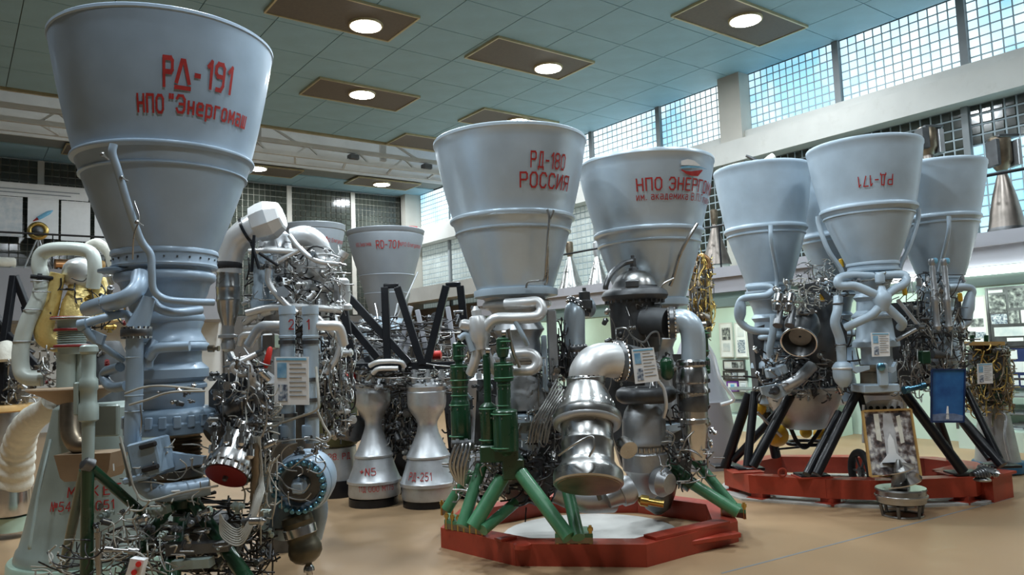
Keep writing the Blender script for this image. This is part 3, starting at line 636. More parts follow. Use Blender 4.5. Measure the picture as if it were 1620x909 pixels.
# lower thrust frame and clutter
E.plate('thrust_rail',[(225,808),(262,800),(265,812),(228,822)],-.5,.06,'gmet')
E.plate('thrust_rail',[(260,862),(360,858),(362,872),(262,880)],-.55,.08,'dsteel')
E.plate('thrust_rail',[(270,888),(330,884),(332,898),(272,902)],-.6,.08,'gmet')
E.lathe('lower_tank',[(812,30),(820,52),(850,58),(890,55),(900,20)],'graphite',px=330,py=850,dd=.15)  # dark filler for the interior behind the wires
E.rod('actuator',(160,868,-.85),(222,872,-.8),[(0,3),(.1,3),(.1,6),(.3,6),(.3,3.5),(.7,3.5),(.7,7),(.9,7),(1,4)],'steel2',seg=14)
E.rod('relief_valve',(155,835,-.85),(157,908,-.85),[(0,3),(.08,3),(.08,6),(.2,6),(.2,4.5),(.5,4.5),(.5,7),(.7,7),(.7,5),(1,5)],'steel2',seg=14)
for (x0,x1,y0,y1,a,b,n,r,mm) in((335,430,560,720,-.5,-.05,42,(1.2,2.6),'wsteel'),(340,430,575,740,-.4,.05,34,(1.5,3),'wdark'),(400,520,690,800,-.4,-.25,5,(1.2,1.8),'wsteel'),
   (180,330,690,800,-.62,-.3,16,(1.2,2.2),'wire'),(150,275,790,925,-.9,-.5,16,(1.4,2.4),'wire'),(150,290,800,925,-.9,-.4,16,(1.4,2.4),'wsteel'),(280,420,830,930,-.35,.1,16,(1.4,2.4),'wsteel'),(170,430,780,940,-.3,.3,70,(1.6,3.6),'wdark'),(50,220,850,960,-.9,-.5,22,(1.4,2.4),'wire'),(50,220,850,960,-.9,-.5,22,(1.4,2.6),'wdark'),(380,440,680,840,-.5,-.3,22,(1.3,2.2),'wire'),(320,440,800,940,-.3,.2,36,(1.4,3),'wdark'),(345,440,600,700,-.45,-.2,20,(1.2,2),'wire')):
    E.tangle(x0,x1,y0,y1,a,b,n,r,mm)
# cable loop hanging below the preburner
L=[tube([E.pt(p) for p in((393+2.5*i,690,-.45-.01*i),(402+2*i,760,-.5),(397+2.6*i,806-3*i,-.55-.012*i),(378+i,836+3.2*i,-.6-.012*i),(358-i,826+3.2*i,-.6),(348,812,-.58))],mpp(E.pt((380,760,-.5)))*1.35,6,6) for i in range(8)]
part('cable_loop',join(*L),'wire',E.root,kind='stuff')
E.rod('cable_trunk',(405,700,-.5),(402,815,-.5),[(0,6)]+[(i/12,8 if i%2 else 6.5) for i in range(1,12)]+[(1,5)],'brown',seg=12)
E.fittings(335,430,570,735,-.5,-.05,46,(5,11))
E.fittings(150,430,800,900,-.85,-.1,50,(5,11),('steel2','steel','dsteel','gmet','graphite'))
E.fittings(225,330,610,640,-.5,-.42,6,(4,7))
E.fittings(425,520,690,720,-.3,-.15,10,(4,7))
sw=E.plate('switch_box',[(206,883),(228,886),(216,935),(193,930)],-.95,.05,'paper')
for x,y in((219,892),(212,905)): E.rod('push_button',(x,y,-.95),(x,y,-.97),[(0,5),(1,4.6)],'redv',parent=sw,seg=14)
E.card('information_sheet','white information sheet hung on the pipes numbered 2 and 1','information sheet',[(434,564),(488,564),(489,640),(434,640)],-.32)
E191=E
# ================================================================ silver twin-bell engine, centre
E=Eng('rocket_engine','silver twin-bell rocket engine standing on an octagonal red frame','rocket engine',811,350,6.62)
n1=E.lathe('nozzle',bellprof((226,120),(350,99),(370,90),(459,60)),'silver',seg=72,inner=.02)
E.text('РД-180',867,253,21,bold=.02,parent=n1,wpx=56); E.text('РОССИЯ',861,285,20,bold=.02,parent=n1,wpx=78)
n2=E.lathe('nozzle',bellprof((260,108),(371,88),(388,81),(474,53)),'silver',px=1026,py=371,dd=.86,seg=72,inner=.02)
n2l=E.last
E.text('НПО ЭНЕРГОМАШ',1060,290,17,bold=.02,parent=n2,fit=(1006,1104,8)); E.text('им. академика В.П.Глушко',1060,309,10,parent=n2,fit=(1006,1089,13))
def emblem(pts,m,off):
    xy,rf=E.last; out=[]
    for x,y in pts:
        y=y+25
        z0=zat(xy,y); k=mpp((*xy,z0)); to=Vector((-xy[0],-xy[1],0)).normalized(); sd=Vector((0,0,1)).cross(to)
        f=math.asin(max(-.99,min(.99,(x-axis_px(xy,z0))*k/rf(z0)))); out.append(Vector((*xy,z0))+(to*math.cos(f)+sd*math.sin(f))*(rf(z0)+off))
    return out
def emb(name,top,bot,m):
    a=emblem(top,m,.014); b=emblem(bot,m,.014); n=len(a)
    part(name,(a+b,[(i,n+i,n+i+1,i+1) for i in range(n-1)]),m,n2,False)
emb('emblem_white',[(1073,255),(1082,252),(1092,253),(1101,258)],[(1073,261),(1082,260.5),(1092,260),(1101,259)],'paper')
emb('emblem_blue',[(1073,263),(1085,261),(1100,260),(1112,261)],[(1073,265.5),(1085,264),(1100,262),(1112,261.4)],'cyan')
emb('emblem_red',[(1073,267),(1080,268.5),(1088,268.5),(1096,266.5),(1105,264)],[(1073,268),(1080,272.5),(1088,274.5),(1098,274),(1105,265)],'letter')
for o,(px,y,hw,dd) in((n1,(816,458,66,0)),(n2,(1031,473,57,.86))):
    E.lathe('nozzle_flange',[(y-1,hw*.88),(y+1,hw),(y+5,hw*1.01),(y+11,hw),(y+13,hw*.86)],'lblue',px=px,py=y,dd=dd,seg=52)
    E.lathe('chamber_neck',[(y+12,hw*.8),(y+16,hw*.74),(y+24,hw*.72),(y+34,hw*.6),(y+46,hw*.5),(y+58,hw*.5)],'silver2',px=px,py=y+30,dd=dd)
    E.ringz('cooling_manifold',y+24,hw*.74,6,'white_al',px=px+2,dd=dd)
    E.lathe('chamber',[(y+52,hw*.52),(y+64,hw*.62),(y+70,hw*.55),(y+78,hw*.5),(y+98,hw*.55),(y+104,hw*.64),(y+110,hw*.6),(y+120,hw*.5),(y+136,hw*.5),(y+144,hw*.58),(y+165,hw*.58),(y+170,hw*.62),(y+188,hw*.62),(y+192,hw*.4)],'silver2',px=px+6,py=y+100,dd=dd)
    E.ringz('cooling_manifold',y+108,hw*.56,6,'silver2',px=px+5,dd=dd)
    E.lathe('lower_casing',[(y+190,hw*.4),(y+196,hw*.7),(y+206,hw*.7),(y+212,hw*.5),(y+250,hw*.45),(y+270,hw*.3)],'lblue',px=px+8,py=y+220,dd=dd)
    E.lathe('pump_stage',[(y+262,hw*.3),(y+266,hw*.55),(y+290,hw*.6),(y+310,hw*.5),(y+330,hw*.35),(y+340,hw*.1)],'dsteel',px=px+8,py=y+300,dd=dd)
for pts in([(866,331,-.62),(869,345,-.62),(867,370,-.60),(864,410,-.55),(862,440,-.48),(852,444,-.45),(836,446,-.42),(832,455,-.42)],[(876,332,-.62),(868,360,-.6),(866,440,-.5),(862,450,-.45)]):
    E.pipe('drain_line',pts,1.9,'steel2',sides=8)
E.pipe('drain_line',[(1103,353,.3),(1088,378,.3),(1075,405,.36),(1066,436,.42),(1060,452,.45)],3,'steel2',sides=8)
E.pipe('drain_line',[(1066,440,.4),(1050,448,.4),(1045,456,.4)],2,'steel2',sides=8)
# S pipes and valve body on the left chamber
E.pipe('feed_pipe',[(800,481,-.35),(830,479,-.42),(850,478,-.42),(857,490,-.44),(847,501,-.46),(817,503,-.48),(785,504,-.48),(771,516,-.45),(764,530,-.42)],9,'white_al',sides=18)
E.pipe('feed_pipe',[(808,561,-.4),(838,559,-.42),(850,570,-.44),(843,584,-.45),(813,586,-.42)],8.5,'white_al',sides=18)
E.pipe('feed_pipe',[(764,545,-.42),(770,562,-.42),(781,582,-.4),(790,592,-.36)],8,'white_al')
E.pipe('feed_pipe',[(757,548,-.42),(750,575,-.4),(744,590,-.35)],8,'white_al')
vb=E.rod('valve_body',(752,484,-.42),(762,552,-.42),[(0,3),(.08,6),(.1,8),(.22,8),(.24,12),(.4,17),(.75,17),(.85,13),(1,11)],'white_al')
E.rod('valve_ear',(728,512,-.45),(745,516,-.42),[(0,6),(.3,9),(1,10)],'white_al',parent=vb)
E.pipe('valve_link',[(727,536,-.45),(738,530,-.45),(748,555,-.45)],5,'lblue')
# green hydraulic actuators
def act(px,dd,pr,top=True):
    a=E.lathe('actuator',pr,'green',px=px,py=pr[len(pr)//2][0],dd=dd,seg=22)
    y0=pr[0][0]
    for (ya,ha),(yb,hb) in zip(pr,pr[1:]):
        if yb-ya>18 and ha>8: E.ringz('actuator_band',ya+4,ha,1.1,'green2',px=px,dd=dd,parent=a,seg=24); E.ringz('actuator_band',yb-5,hb,1.1,'green2',px=px,dd=dd,parent=a,seg=24); E.boltsz(ya+10,ha,8,1.1,2.5,'steel2',px=px,dd=dd,parent=a)
    E.rod('clevis',(px-4,y0-6,dd),(px+4,y0-6,dd),[(0,4),(.1,6),(.9,6),(1,4)],'steel2',parent=a)
    return a
act(797,-.62,[(533,6),(536,10),(556,10),(564,8),(566,5),(572,5),(573,15),(602,15.5),(604,10.5),(646,10.5),(648,18),(650,20),(712,20),(715,12),(720,6)])
act(727,-.3,[(541,6),(543,9.5),(568,9.5),(572,6),(575,6),(576,14),(606,14.5),(608,13),(630,13),(633,14),(636,15.8),(694,15.8),(698,14),(701,6)])
act(772,-.5,[(560,4),(562,6),(600,6),(636,6),(639,10),(642,13.5),(700,13.5),(705,10),(709,4)])
act(1113,.35,[(520,4),(523,9),(560,9),(564,6),(568,10),(590,10),(592,5),(640,5)])
E.pipe('actuator_link',[(804,520,-.6),(812,556,-.58),(822,580,-.5)],3,'steel2')
E.pipe('actuator_link',[(815,508,-.5),(828,532,-.5),(834,545,-.45)],4,'lblue')
# upright panel / manifold between the bells
E.block('valve_panel',(874,545,-.1),15,110,.1,'silver2'); E.block('valve_panel',(862,575,-.15),9,90,.08,'lblue')
E.lathe('igniter_stack',[(455,3),(460,3),(462,9),(474,9),(476,12),(488,12),(490,6),(500,6)],'graphite',px=925,py=475,dd=.1,seg=18)
E.pipe('duct',[(930,486,.25),(914,488,.15),(909,500,.1),(909,552,.1)],17,'silver',sides=24)
E.flange((915,484,.15),(LH*.6-Vector((0,0,-.8))+FH*.2),23,5,'dsteel',18)
E.flange((908,552,.1),(0,0,1),22,9,'dsteel',18,'steel')
E.lathe('duct_reducer',[(555,20),(562,20),(575,26),(590,24),(600,12)],'graphite',px=908,py=575,dd=.1)
# big elbow and pump in front
E.pipe('duct',[(1010,577,-.35),(985,572,-.5)],29,'graphite',sides=28,smooth=False)
E.flange((979,571,-.55),(LH+FH*.25),33,9,'dsteel',22,'steel')
E.pipe('duct_elbow',[(977,571,-.57),(958,569,-.65),(940,574,-.72),(929,588,-.75),(927,600,-.75)],28,'white_al',sides=30)
E.flange((927,600,-.75),(0,.05,1),31,8,'steel2',22,'steel')
pu=E.rod('turbopump',(927,602,-.75),(931,768,-1.12),[(0,30),(.03,31),(.06,30),(.10,34),(.22,43),(.30,47),(.33,50),(.35,55),(.40,56),(.43,53),(.44,42),(.46,41),(.60,41),(.61,42),(.63,42),(.64,41),(.78,41),(.80,42),(.84,46),(.88,53),(.90,54),(.985,54),(.99,53),(1,52)],'steel2',seg=48)
A,B=E.pt((927,602,-.75)),E.pt((931,768,-1.12)); d=(B-A).normalized(); k=mpp(B); Lq=(B-A).length
part('ring_manifold',ring(A+d*Lq*.42,d,49*k,8*k,40),'silver2',pu); part('end_cover',revolve(B,d,[(-.004,51*k),(.004,50*k)],44),'brown',pu)
for t in(.13,.24): part('bolts',bolts(A+d*Lq*t,d,(34 if t<.2 else 45)*k,26,2*k,.02),'steel',pu,kind='stuff')
E.pipe('instrument_line',[(884,720,-1.2),(905,705,-1.38),(935,690,-1.4),(940,705,-1.42),(932,722,-1.42)],2,'wsteel',sides=6,parent=pu)
E.rod('pump_port',(985,700,-.9),(995,712,-1.0),[(0,12),(.5,12),(.5,15),(1,15)],'steel2')
# domed preburner
E.lathe('preburner',[(404,3),(408,3),(409,5),(422,5),(424,8),(428,9),(430,16),(434,23),(440,29),(447,33),(453,35),(456,37),(458,46),(462,51),(468,53),(473,51),(476,46),(478,42),(484,41),(500,41),(540,40),(556,36),(560,20)],'graphite',px=1004,py=470,dd=.3,seg=44)
E.lathe('preburner_dome',[(428,8),(430,17),(434,24),(440,30),(447,33.5),(453,35.5),(455,20)],'steel2',px=1004,py=445,dd=.3,seg=44)
E.boltsz(476,46,30,1.8,8,'dsteel',px=1004,dd=.3)
E.block('dome_bracket',(1000,449,-.12),22,12,.06,'graphite')
E.pipe('dome_strut',[(1000,413,.25),(984,418,.2),(966,434,.05),(959,450,0),(958,458,0)],4.5,'dsteel')
E.pipe('duct',[(1020,508,.1),(1045,510,0),(1058,511,-.05)],24,'graphite',sides=26)
E.flange((1063,510,-.08),(LH-FH*.2),26,8,'dsteel',20,'steel')
E.pipe('duct_elbow',[(1063,510,-.08),(1080,507,-.12),(1093,518,-.15),(1097,540,-.15),(1097,570,-.15)],19.5,'silver',sides=26)
E.lathe('turbine_exhaust',[(568,21),(572,25),(577,25),(580,22),(584,24),(600,27),(604,27),(606,25),(612,25),(616,27),(620,27),(622,23),(660,22),(662,24),(668,24),(670,21),(690,20),(700,18),(720,17),(726,14)],'steel',px=1097,py=640,dd=-.15,seg=36)
for y in(574,602,618): E.boltsz(y,25,22,1.8,6,'dsteel',px=1097,dd=-.15)
E.rod('turbine_band',(1097,624,-.15),(1097,650,-.15),[(0,22.6),(.1,23.4),(.9,23.4),(1,22.6)],'dsteel')
# lower centre
E.ringz('exhaust_manifold',624,36,13,'graphite',px=1022,dd=.05)
E.lathe('main_pump',[(636,20),(640,24),(650,30),(664,34),(680,35),(694,36),(697,37.5),(701,37.5),(704,34),(706,35),(711,35),(713,34),(716,37),(742,37),(746,33),(756,30),(768,26),(782,18),(790,8)],'silver2',px=1020,py=700,dd=.05,seg=44)
E.boltsz(708,35,30,1.8,7,'steel',px=1020,dd=.05)
E.rod('pump_scroll',(1040,760,-.1),(1060,765,-.2),[(0,22),(.5,24),(1,16)],'silver2')
E.rod('pump_outlet',(960,790,-.35),(1000,770,-.3),[(0,14),(.5,18),(.5,22),(.8,24),(1,20)],'silver2')
E.rod('drain_valve',(1010,790,-.35),(1050,797,-.4),[(0,4),(.1,9),(.4,9),(.4,6),(1,6)],'brass')
E.pipe('lower_duct',[(880,775,-.3),(920,790,-.3),(970,790,-.2)],20,'silver2',sides=20)
E.rod('red_tag_valve',(944,775,-.6),(950,790,-.6),[(0,4),(1,4)],'dsteel')
E.lathe('accumulator',[(565,4),(568,9),(572,11),(592,11),(598,8),(601,3)],'green',px=1055,py=580,dd=-.25,seg=20)
E.pipe('thin_line',[(975,520,-.1),(990,519,-.15),(1000,532,-.15),(1018,541,-.15),(1030,527,-.15),(1041,526,-.15),(1043,545,-.12)],1.8,'wsteel',sides=6)
E.pipe('strap',[(1041,602,-.3),(1050,615,-.3),(1054,640,-.3),(1050,660,-.25)],3,'white_al')
# legs of the cradle
def leg(a,b,r,m='green2'):
    l=E.pipe('stand_leg',[a,b],r,m,smooth=False,sides=18); return l
for a,b,r,m in(((762,736,-.35),(731,832,-.55),10,'green2'),((795,755,-.5),(748,833,-.62),12,'green2'),((815,795,-.35),(764,838,-.65),9,'green2'),((824,748,-.6),(900,850,-.95),12,'green2'),((896,765,-.6),(915,850,-.95),10.5,'green2'),
   ((745,745,.1),(706,806,.1),9,'green2'),((1051,732,.0),(1095,768,-.1),13,'green'),((1075,752,-.05),(1168,810,-.25),10,'green2'),((1100,728,.1),(1160,800,-.1),8.5,'green2'),((1070,745,.2),(1085,765,.9),11,'green')): leg(a,b,r,m)
E.block('cradle_hub',(812,738,-.45),34,32,.3,'green'); E.block('cradle_hub',(790,715,-.5),60,26,.2,'green')
ZT=.17
def foot(poly,z,bolted=6):
    P=[on(2,z+.05,x,y) for x,y in poly]; o=part('foot_plate',prism(P,(0,0,1),.03),'green2',E.root,False); part('foot_pad',prism([p-Vector((0,0,.045)) for p in P],(0,0,1),.045),'brown',o,False)
    for i in range(bolted):
        t=i/(bolted-1); p=P[3]*(1-t)+P[2]*t; c=sum(P,Vector())/4; p=p*.88+c*.12
        part('anchor_bolt',revolve(p+Vector((0,0,-.05)),(0,0,1),[(0,.014),(.1,.014),(.1,.022),(.125,.022),(.125,.012),(.14,.012)],8),'brass',o)
foot([(709,816),(760,828),(768,838),(703,827)],ZT,7); foot([(884,838),(930,838),(938,850),(878,850)],ZT,4); foot([(1148,798),(1178,802),(1180,812),(1140,806)],ZT,3); foot([(700,800),(716,801),(716,807),(698,806)],ZT,3)
for (x0,x1,y0,y1,a,b,n,r,mm) in((835,900,560,720,-.3,.2,40,(1,2),'wsteel'),(830,905,540,740,-.1,.4,26,(1.2,2.6),'wdark'),(700,800,700,790,-.5,-.2,30,(1.2,2.6),'wsteel'),(770,890,700,800,-.5,.1,36,(1.5,3),'wdark'),
    (960,1060,480,620,0,.2,20,(1,2),'wsteel'),(1045,1120,640,760,-.2,.3,30,(1.2,2.4),'wdark'),(1040,1130,680,770,-.3,.1,22,(1.2,2.2),'wsteel'),(870,905,500,640,-.1,.2,22,(1,2),'wdark'),(740,870,520,640,0,.4,26,(1.4,2.6),'wdark'),(800,850,640,700,-.3,-.1,12,(1,1.8),'wsteel')):
    E.tangle(x0,x1,y0,y1,a,b,n,r,mm)
for i in range(7): E.pipe('sense_line',[(835+i*5,700,-.45),(842+i*5,668,-.45),(860+i*4,640,-.42),(880+i*3,600+i*4,-.3)],1.6,'wsteel',sides=6)
E.fittings(835,905,560,740,-.25,.2,34,(4,8)); E.fittings(715,880,700,790,-.45,.1,34,(5,9),('steel2','dsteel','graphite','steel')); E.fittings(1045,1130,650,770,-.2,.3,22,(4,8)); E.fittings(955,1055,480,620,.0,.3,20,(4,7),('dsteel','graphite','steel2'))
E.fittings(720,850,480,640,-.1,.3,24,(4,8),('silver2','steel2','dsteel','lblue'))
E.plate('dark_backing',[(755,600),(830,600),(900,640),(900,760),(850,800),(790,780),(750,700)],.35,.2,'graphite')  # dark sheets added behind the pipework to fill its gaps with darkness
E.plate('dark_backing',[(960,560),(1080,560),(1110,640),(1090,760),(1040,770),(985,740),(955,640)],.75,.2,'graphite')
L=[(742,700),(746,720),(724,725),(720,745)]
for i in range(5): E.pipe('hose',[(722+5*i,700,-.45),(720+6*i,706,-.5),(712+6*i,735,-.5),(722+3*i,760+2*i,-.45)],2.6,'wsteel',sides=8)
E.rod('hose_manifold',(714,702,-.48),(748,701,-.45),[(0,6),(.2,6),(.2,8),(.35,8),(.35,6),(.6,6),(.6,8),(.75,8),(.75,6),(1,6)],'graphite')
E.card('information_sheet','tilted white information sheet below the dark dome of the silver twin-bell engine','information sheet',[(999,552),(1034,549),(1043,602),(1005,607)],-.8)
E180=E
# ---- octagonal red frame and the white floor disc it stands on
top=[(697,834),(815,860),(1022,861),(1167,824)]
FP=[on(2,ZT,*p) for p in top]; ctr=Vector((4.72,5.28,ZT))
FP=FP+[ctr*2-p for p in FP]
def ringframe(P,ctr,wd,z0,z1):
    n=len(P); I=[]
    for p in P:
        v=(p-ctr); v.z=0; I.append(p-v.normalized()*wd)
    V=[];Fc=[]
    for q,z in((P,z1),(I,z1),(I,z0),(P,z0)): V+=[Vector((p.x,p.y,z)) for p in q]
    for k in range(4):
        for i in range(n):
            j=(i+1)%n; k2=(k+1)%4; Fc.append((k*n+i,k*n+j,k2*n+j,k2*n+i))
    return V,Fc
fr=thing('red_platform','octagonal red steel frame under the silver twin-bell engine','platform',(ctr.x,ctr.y,0))
n=len(FP)
for i in range(n):
    a,b=FP[i],FP[(i+1)%n]; va,vb=(a-ctr),(b-ctr); va.z=vb.z=0
    ai,bi=a-va.normalized()*.21,b-vb.normalized()*.21; e=(b-a).normalized()*.001
    part('rail',prism([Vector((p.x,p.y,.0)) for p in(a+e,ai+e,bi-e,b-e)],(0,0,1),ZT),'red',fr,False)
for a,b,w_ in((FP[1]*.5+FP[2]*.5,None,0),):
    pass
p,q=on(2,.05,1046,872),on(2,.05,1168,852); part('step_bar',beam2(p+Vector((0,0,.04)),q+Vector((0,0,.04)),.09,.04,bev=.006),'red',fr)
p,q=on(2,ZT,1028,852),on(2,ZT,1145,826); part('cap_plate',beam2(p+Vector((0,0,.012)),q+Vector((0,0,.012)),.14,.022),'red',fr)
p=on(2,ZT,800,853); part('cap_plate',obox(p+Vector((0,0,.012)),(1,0,0),(0,1,0),(0,0,1),.16,.1,.024,.004),'red',fr)
p=on(2,ZT,826,862); part('lifting_eye',revolve(p-Vector((0,0,.02)),(0,0,1),[(0,.07),(.03,.07),(.04,.05),(.04,.03)],16),'red',fr)
o=part('floor_disc',prism([ctr+Vector((math.cos(a)*.80*s,math.sin(a)*.80*s,-ctr.z+.0)) for a,s in((i*math.pi/16,1) for i in range(32))],(0,0,1),.006),'fdisc',None,False)
tag(o,'white painted floor disc inside the octagonal red frame','floor disc')
# ================================================================ four-bell engine on the right
E=Eng('rocket_engine','pale blue grey four-bell rocket engine on black legs','rocket engine',1368,500,8.45)
D171=8.45
bells=[('front',1373,333,-.75,((233,94),(333,80),(343,73),(416,42))),('left',1211,364,.33,((268,78),(364,67),(373,62),(449,36))),('right',1482,348,-.05,((264,86),(348,72),(357,67),(438,38))),('back',1322,376,1.0,((287,71),(376,60),(384,56),(445,33)))]
for nm,px,py,dd,b in bells:
    nz=E.lathe('nozzle',bellprof(*b),'lblue',px=px,py=py,dd=dd,seg=64,inner=.02)
    if nm=='front': E.text('РД-171',1385,285,16,narrow=.75,bold=.01,parent=nz,flip=True,wpx=56)
    y=b[3][0]; hw=b[3][1]; p=px+(7 if nm=='front' else 4)
    E.lathe('nozzle_flange',[(y-1,hw),(y+1,hw*1.03),(y+4,hw*1.03),(y+5,hw*.98),(y+10,hw*.98),(y+11,hw*1.05),(y+14,hw*1.05),(y+15,hw*.9)],'lblue',px=p,py=y,dd=dd,seg=44)
    E.lathe('chamber',[(y+14,hw*.9),(y+26,hw*.85),(y+36,hw*.7),(y+48,hw*.62),(y+54,hw*.75),(y+60,hw*.62),(y+75,hw*.66),(y+80,hw*.8),(y+86,hw*.66),(y+100,hw*.7),(y+118,hw*.75),(y+124,hw*.9),(y+132,hw*.92),(y+134,hw*.6),(y+150,hw*.6),(y+170,hw*.7),(y+188,hw*.7),(y+194,hw*.3)],'lblue' if nm!='back' else 'blue',px=p+2,py=y+80,dd=dd,seg=36)
    E.ringz('cooling_manifold',y+22,hw*.9,4.5,'lblue',px=p,dd=dd); E.ringz('cooling_manifold',y+84,hw*.74,5,'lblue',px=p+2,dd=dd)
E.pipe('cooling_riser',[(1294,342,-.8),(1296,358,-.8),(1310,395,-.85),(1330,425,-.85),(1334,440,-.85)],4,'lblue'); E.pipe('cooling_riser',[(1453,330,-.75),(1452,348,-.75),(1440,385,-.8),(1425,420,-.8),(1424,432,-.8)],4,'lblue')
E.pipe('cooling_riser',[(1219,356,-.2),(1220,380,-.2),(1226,415,-.08),(1229,440,.0),(1228,456,.0)],3.5,'lblue'); E.pipe('cooling_riser',[(1501,342,-.6),(1500,370,-.6),(1490,412,-.45),(1486,430,-.4)],3.5,'lblue')
# X-shaped feed pipes of the front chamber
hub=E.rod('feed_hub',(1395,452,-1.15),(1396,492,-1.15),[(0,5),(.15,7),(.2,9),(.35,15),(.6,16),(.8,12),(1,9)],'lblue')
for pts in([(1380,437,-1.0),(1345,436,-1.05),(1327,441,-1.08),(1329,452,-1.1),(1352,452,-1.12),(1377,462,-1.15),(1393,470,-1.15)],[(1385,437,-1.0),(1425,434,-1.05),(1434,441,-1.08),(1430,449,-1.1),(1414,458,-1.12),(1398,470,-1.15)],[(1394,482,-1.15),(1379,498,-1.15),(1355,510,-1.12),(1338,518,-1.05)],[(1400,482,-1.15),(1416,497,-1.15),(1428,510,-1.12),(1424,518,-1.05)]): E.pipe('feed_pipe',pts,7.5,'lblue',sides=16)
E.lathe('hub_cap',[(432,6),(435,8),(446,8),(448,6)],'lblue',px=1392,py=440,dd=-1.15)
E.pipe('feed_pipe',[(1326,470,-1.0),(1325,490,-1.05),(1321,511,-1.05),(1329,537,-1.02),(1332,572,-1.0)],8,'lblue',sides=16)
for y,x in((480,1326),(545,1330)): E.ringz('pipe_clamp',y,8.5,1.4,'dsteel',px=x,dd=-1.04)
E.lathe('pump_cup',[(572,10),(576,14),(580,16),(596,16),(604,13),(612,6)],'lblue',px=1333,py=590,dd=-1.0)
E.ringz('cup_band',582,15.5,2.2,'white_al',px=1333,dd=-1.0)
E.lathe('lower_casing',[(576,20),(580,26),(586,26),(588,22),(606,24),(610,30),(620,30),(624,24)],'brown',px=1384,py=600,dd=-.8)
for s in(-1,1): E.plate('gimbal_bracket',[(1384+s*34,572),(1384+s*30,580),(1384+s*8,578),(1384+s*8,584),(1384+s*28,590),(1384+s*34,586)],-1.1,.06,'lblue')
E.rod('gimbal_pin',(1394,580,-1.16),(1394,580,-1.05),[(0,4),(.1,7),(1,7)],'bolt')
E.block('base_block',(1384,613,-.95),62,14,.3,'lblue'); E.block('gimbal_post',(1396,592,-1.1),16,40,.06,'lblue')
for pts in([(1420,474,-1.0),(1455,517,-1.0)],[(1455,517,-1.0),(1418,538,-1.0)]): E.pipe('tie_rod',pts,3.5,'silver2',smooth=False)
E.rod('tie_rod_end',(1450,517,-1.02),(1459,517,-.98),[(0,5),(1,5)],'dsteel')
for x in(1478,1497): 
    a=E.lathe('actuator',[(409,4),(411,5.5),(418,5.5),(420,4),(424,5),(470,5),(472,6.5),(478,6.5),(480,5.5),(512,5.5),(516,7),(522,4)],'silver2',px=x,py=460,dd=-.75,seg=16); E.lathe('actuator_cap',[(408,4),(410,5.8),(415,5.8),(417,4)],'cyan',px=x,py=412,dd=-.75,seg=16,parent=a)
E.pipe('feed_pipe',[(1500,455,-.4),(1525,454,-.4),(1538,459,-.4),(1533,480,-.4),(1531,508,-.4),(1514,518,-.4)],7,'lblue',sides=16)
E.rod('valve_body',(1536,462,-.4),(1528,505,-.4),[(0,6),(.2,9),(.6,11),(1,7)],'lblue')
# left chamber
E.pipe('feed_pipe',[(1183,455,.0),(1212,453,-.1),(1220,458,-.12),(1212,467,-.14),(1180,471,-.12),(1170,479,-.1),(1167,496,-.1),(1173,511,-.1),(1190,522,-.12),(1218,524,-.12)],6,'lblue',sides=16)
E.rod('valve_body',(1172,474,-.1),(1171,506,-.1),[(0,6),(.3,9),(.7,9),(1,6)],'lblue')
E.pipe('feed_pipe',[(1224,498,-.3),(1223,524,-.32),(1218,550,-.32),(1220,566,-.32)],6,'lblue'); E.block('valve_block',(1222,589,-.3),20,16,.12,'lblue',roll=.15); E.block('valve_block',(1237,584,-.34),14,16,.12,'lblue',roll=.3)
E.pipe('turbine_duct',[(1240,612,-.4),(1262,600,-.45),(1285,578,-.4)],10,'silver2',sides=18); E.plate('thrust_plate',[(1203,612),(1245,604),(1262,606),(1250,622),(1228,632),(1207,624)],-.42,.05,'lblue')
E.rod('thrust_bearing',(1226,617,-.46),(1226,617,-.38),[(0,5),(.3,8),(1,8)],'dsteel')
# dark exhaust bell
ax=(Vector((0,0,-.55))-FH*.72-LH*.42).normalized(); A=E.pt((1264,541,-.75)); k=mpp(A)
eb=part('exhaust_bell',revolve(A,ax,[(-.42,8*k),(-.4,26*k),(-.3,30*k),(-.2,27*k),(-.12,22*k),(-.06,24*k),(0,29*k),(.01,28.5*k),(0,27*k),(-.05,22*k),(-.10,18*k),(-.10,2*k)],40,False),'dsteel',E.root)
part('bell_lip',ring(A,ax,28.5*k,1.8*k,40),'steel',eb)
E.lathe('turbine_housing',[(470,14),(476,26),(490,32),(530,34),(560,30),(580,20)],'graphite',px=1296,py=520,dd=-.1)
for x in(1230,1249):
    r=E.rod('vent_port',(x+6,486,-.75),(x,515,-.85),[(0,5),(.7,5),(.72,8),(1,8),(1,4)],'dsteel',seg=16)
for x in(1228,1246): E.rod('solenoid',(x+6,462,-.75),(x,492,-.78),[(0,4),(.1,8),(.5,8),(.55,6),(.7,9),(1,7)],'steel',seg=14)
E.block('valve_rack',(1240,474,-.72),38,10,.1,'steel2',roll=.2)
E.plate('cover_plate',[(1262,452),(1290,446),(1316,470),(1310,478),(1298,462),(1268,460)],-.6,.03,'graphite')
E.plate('dark_backing',[(1190,520),(1300,480),(1340,520),(1340,620),(1200,625)],.2,.2,'graphite'); E.plate('dark_backing',[(1400,480),(1520,470),(1530,600),(1420,620)],.1,.2,'graphite')  # dark sheets added for the darkness between the chambers
